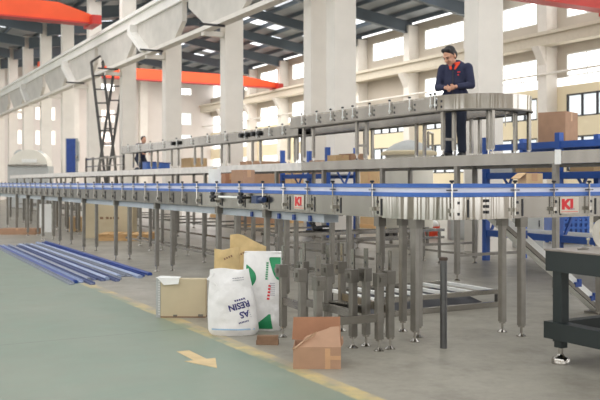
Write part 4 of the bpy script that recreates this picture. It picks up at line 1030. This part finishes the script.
# ------------------------------------------------------------------ people
def worker(label, loc, rz, voxel=.0085):
    """standing man, head bowed, both hands together in front of the belly; faces local -y"""
    t = thing('person', label, 'person', loc, rz)
    b = MB()
    hip = [(-.09, 0, .93), (.09, 0, .93)]; knee = [(-.10, -.02, .5), (.10, -.03, .5)]; ank = [(-.11, .02, .09), (.11, .0, .09)]
    b.limb((-.06, 0, .97), (.06, 0, .97), .135, .135, .8, (0, 0, 1)); b.limb((0, 0, 1.0), (0, -.01, 1.2), .15, .14, .72, (1, 0, 0)); b.limb((0, -.005, 1.18), (0, .0, 1.38), .155, .16, .68, (1, 0, 0))
    for i in range(2):
        b.limb(hip[i], knee[i], .09, .06); b.limb(knee[i], ank[i], .058, .042); b.limb((ank[i][0], .04, .05), (ank[i][0] * 1.1, -.16, .04), .05, .042, .8)
    sh = [(-.2, .0, 1.42), (.2, .0, 1.42)]; el = [(-.27, -.03, 1.13), (.27, -.05, 1.14)]; wrs = [(-.075, -.285, 1.09), (.085, -.285, 1.10)]
    b.limb(sh[0], sh[1], .07, .07); b.limb((0, .0, 1.44), (-.035, -.075, 1.545), .06, .055)
    for i in range(2): b.limb(sh[i], el[i], .055, .042); b.limb(el[i], wrs[i], .042, .03)
    # hands: palms nearly meet, four fingers curled and a thumb on each
    for s_, wv in ((-1, wrs[0]), (1, wrs[1])):
        wv = Vector(wv); fwd = Vector((-s_ * .72, -.62, -.3)).normalized(); up = Vector((0, -.3, 1)); up = (up - fwd * up.dot(fwd)).normalized(); nrm = fwd.cross(up)
        pc = wv + fwd * .055; b.limb(wv, wv + fwd * .075, .028, .036, .5, up)
        for k, L in enumerate((.036, .042, .039, .03)):
            o_ = (k - 1.5) * .019; r0 = wv + fwd * .095 - up * o_; cur = nrm * (-.4 * s_)
            m1 = r0 + (fwd + cur * .5).normalized() * L; m2 = m1 + (fwd * .4 + cur * 1.6).normalized() * L * .8; m3 = m2 + (cur - fwd * .5).normalized() * L * .6
            b.limb(wv + fwd * .06 - up * o_ * .8, r0, .0105, .0105, n=8); b.limb(r0, m1, .0098, .0092, n=8); b.limb(m1, m2, .0092, .0086, n=8); b.limb(m2, m3, .0086, .008, n=8)
        tb_ = wv + fwd * .03 + up * .03; t1 = tb_ + (fwd + up * .9).normalized() * .035; b.limb(tb_ - up * .01, t1, .014, .011, n=8); b.limb(t1, t1 + (fwd * 1.2 + up * .1).normalized() * .03, .011, .009, n=8)
    # head bowed forward and turned towards the viewer's left
    H = Matrix.Translation((-.055, -.125, 1.60)) @ Matrix.Rotation(-.42, 4, 'Z') @ Matrix.Rotation(.62, 4, 'X') @ Matrix.Scale(1.12, 4)
    hd = MB()
    hd.ell((0, .012, .03), .077, .098, .105, nu=24, nv=16); hd.ell((0, -.022, -.03), .062, .075, .09, nu=20, nv=14)
    hd.limb((0, -.094, .018), (0, -.113, -.018), .009, .016); hd.limb((0, -.045, -.10), (0, -.06, -.095), .03, .028)
    for s_ in (-1, 1):
        hd.ell((s_ * .079, .015, -.01), .012, .022, .034); hd.limb((s_ * .018, -.088, .035), (s_ * .05, -.076, .032), .012, .01); hd.ell((s_ * .035, -.07, -.03), .026, .024, .026)
    hd.v = [tuple(H @ Vector(p)) for p in hd.v]; b.add(hd.v, hd.f, True)
    body = baked('body', b, SKIN, t, voxel, 3)
    def head_part(name, mb_, m, parent=None):
        mb_.v = [tuple(H @ Vector(p)) for p in mb_.v]; return part(name, mb_, m, parent or t)
    for s_ in (-1, 1): head_part('eye', MB().ell((s_ * .031, -.089, .012), .013, .008, .007), EYEM)
    for s_ in (-1, 1): head_part('eyebrow', MB().limb((s_ * .016, -.1, .036), (s_ * .05, -.087, .034), .005, .004), HAIR)
    head_part('mouth', MB().limb((-.02, -.094, -.062), (.02, -.094, -.062), .006, .006, .7), LIP)
    hr = MB(); hr.ell((0, .028, .058), .084, .098, .09, nu=24, nv=16); hr.ell((0, .06, .0), .078, .07, .085); hr.limb((-.045, -.03, .112), (.05, -.03, .112), .03, .03)
    for s_ in (-1, 1): hr.limb((s_ * .076, .0, .05), (s_ * .077, .0, .01), .014, .008)
    hr.v = [tuple(H @ Vector(p)) for p in hr.v]; baked('hair', hr, HAIR, t, .009, 3)
    # jacket
    j = MB()
    j.limb((-.05, 0, .98), (.05, 0, .98), .165, .165, .85, (0, 0, 1)); j.limb((0, -.005, .98), (0, -.012, 1.2), .185, .18, .76, (1, 0, 0)); j.limb((0, -.01, 1.18), (0, .0, 1.38), .185, .185, .72, (1, 0, 0))
    j.limb((-.185, .0, 1.405), (.185, .0, 1.405), .085, .085); j.limb((-.1, .01, 1.44), (.1, .01, 1.44), .075, .075)
    for i in range(2):
        j.limb(sh[i], el[i], .082, .064); j.limb(el[i], Vector(el[i]).lerp(Vector(wrs[i]), .86), .063, .046)
    jk = baked('jacket', j, NAVY, t, .012, 4)
    co = MB(); n_ = 20
    for k in range(n_):
        a0_ = math.pi * (-.38 + 1.76 * k / n_) ; a1_ = math.pi * (-.38 + 1.76 * (k + 1) / n_)
        def cp(a_): return Vector((.085 * math.cos(a_), -.02 + .085 * math.sin(a_), 1.505 + .025 * math.sin(a_)))
        co.limb(cp(a0_), cp(a1_), .024, .024, 1.0, n=8)
    for s_ in (-1, 1): co.limb((s_ * .066, -.08, 1.49), (s_ * .034, -.142, 1.40), .032, .02, .5, (1, 0, 0))
    baked('collar', co, COLLAR, t, .007, 2, 'orange collar')
    part('zip', MB().bar((0, -.146, 1.40), (0, -.152, 1.2), .012, .006).bar((0, -.152, 1.2), (0, -.157, .93), .012, .006), DARK, jk)
    part('chest_badge', MB().box(.07, .115, -.146, -.136, 1.335, 1.352).box(.075, .095, -.148, -.138, 1.29, 1.308), RED, jk, 'red chest badge')
    tr = MB(); tr.limb((-.06, 0, .95), (.06, 0, .95), .15, .15, .8, (0, 0, 1))
    for i in range(2): tr.limb(hip[i], knee[i], .108, .078); tr.limb(knee[i], (ank[i][0], ank[i][1], .13), .078, .07)
    baked('trousers', tr, TROU, t, .013, 4)
    for i in range(2):
        s_ = MB(); x = ank[i][0]; s_.limb((x, ank[i][1] + .035, .055), (x * 1.1, -.17, .042), .056, .046, .85); s_.limb((x, ank[i][1] + .02, .06), (x, ank[i][1] + .02, .12), .055, .052)
        s_.v = [(a, b_, max(0, c)) for a, b_, c in s_.v]; part('shoe', s_, SHOE, t)
    return t
pU = (8.54, 10.36); worker('man in navy jacket with orange collar standing on the platform, looking down at his hands', (pU[0], pU[1], DZ + .002), -TH - .45)

def kneeler(label, loc, rz):
    t = thing('person', label, 'person', loc, rz); b = MB()
    b.limb((-.06, .05, .45), (.06, .05, .45), .13, .13, .8, (0, 0, 1)); b.limb((0, .05, .5), (0, -.12, .8), .14, .15, .7, (1, 0, 0)); b.limb((-.16, -.14, .86), (.16, -.14, .86), .065, .065)
    b.limb((0, -.14, .9), (0, -.2, 1.0), .055, .05); b.ell((0, -.23, 1.06), .08, .1, .12); b.limb((0, -.32, 1.05), (0, -.335, 1.03), .01, .014)
    for s_ in (-1, 1):
        b.limb((s_ * .09, .05, .45), (s_ * .12, -.3, .1), .09, .065); b.limb((s_ * .12, -.3, .07), (s_ * .12, .12, .06), .06, .045); b.limb((s_ * .12, .12, .06), (s_ * .12, .2, .03), .04, .03)
        b.limb((s_ * .19, -.14, .86), (s_ * .26, -.26, .62), .055, .042); b.limb((s_ * .26, -.26, .62), (s_ * .12, -.46, .58), .042, .03); b.limb((s_ * .12, -.46, .58), (s_ * .08, -.54, .57), .03, .03, .5)
        for k in range(4): b.limb((s_ * (.06 + .018 * k), -.55, .57), (s_ * (.055 + .018 * k), -.60, .555), .0095, .008, n=8)
        b.limb((s_ * .06, -.5, .59), (s_ * .035, -.53, .59), .011, .009, n=8)
    baked('body', b, SKIN, t, .012, 3)
    hr = MB(); hr.ell((0, -.205, 1.10), .088, .105, .1); baked('hair', hr, HAIR, t, .012, 2)
    j = MB(); j.limb((0, .05, .48), (0, -.12, .8), .17, .175, .75, (1, 0, 0)); j.limb((-.17, -.14, .86), (.17, -.14, .86), .085, .085)
    for s_ in (-1, 1): j.limb((s_ * .19, -.14, .86), (s_ * .26, -.26, .62), .075, .06); j.limb((s_ * .26, -.26, .62), (s_ * .15, -.42, .585), .058, .042)
    baked('jacket', j, NAVY, t, .014, 3)
    q_ = MB(); q_.limb((-.06, .05, .43), (.06, .05, .43), .145, .145, .85, (0, 0, 1))
    for s_ in (-1, 1): q_.limb((s_ * .09, .05, .43), (s_ * .12, -.3, .115), .105, .08); q_.limb((s_ * .12, -.3, .083), (s_ * .12, .08, .08), .075, .06)
    q_.v = [(x, y, max(.002, z_)) for x, y, z_ in q_.v]; baked('trousers', q_, TROU, t, .014, 3)
    for s_ in (-1, 1):
        sh_ = MB().limb((s_ * .12, .13, .07), (s_ * .12, .21, .045), .055, .045); sh_.v = [(x, y, max(0, z_)) for x, y, z_ in sh_.v]; part('shoe', sh_, SHOE, t)
kneeler('worker in dark blue kneeling on the platform far to the left', (8.95, UA(141, 8.95), DZ + .002), -TH + .6)
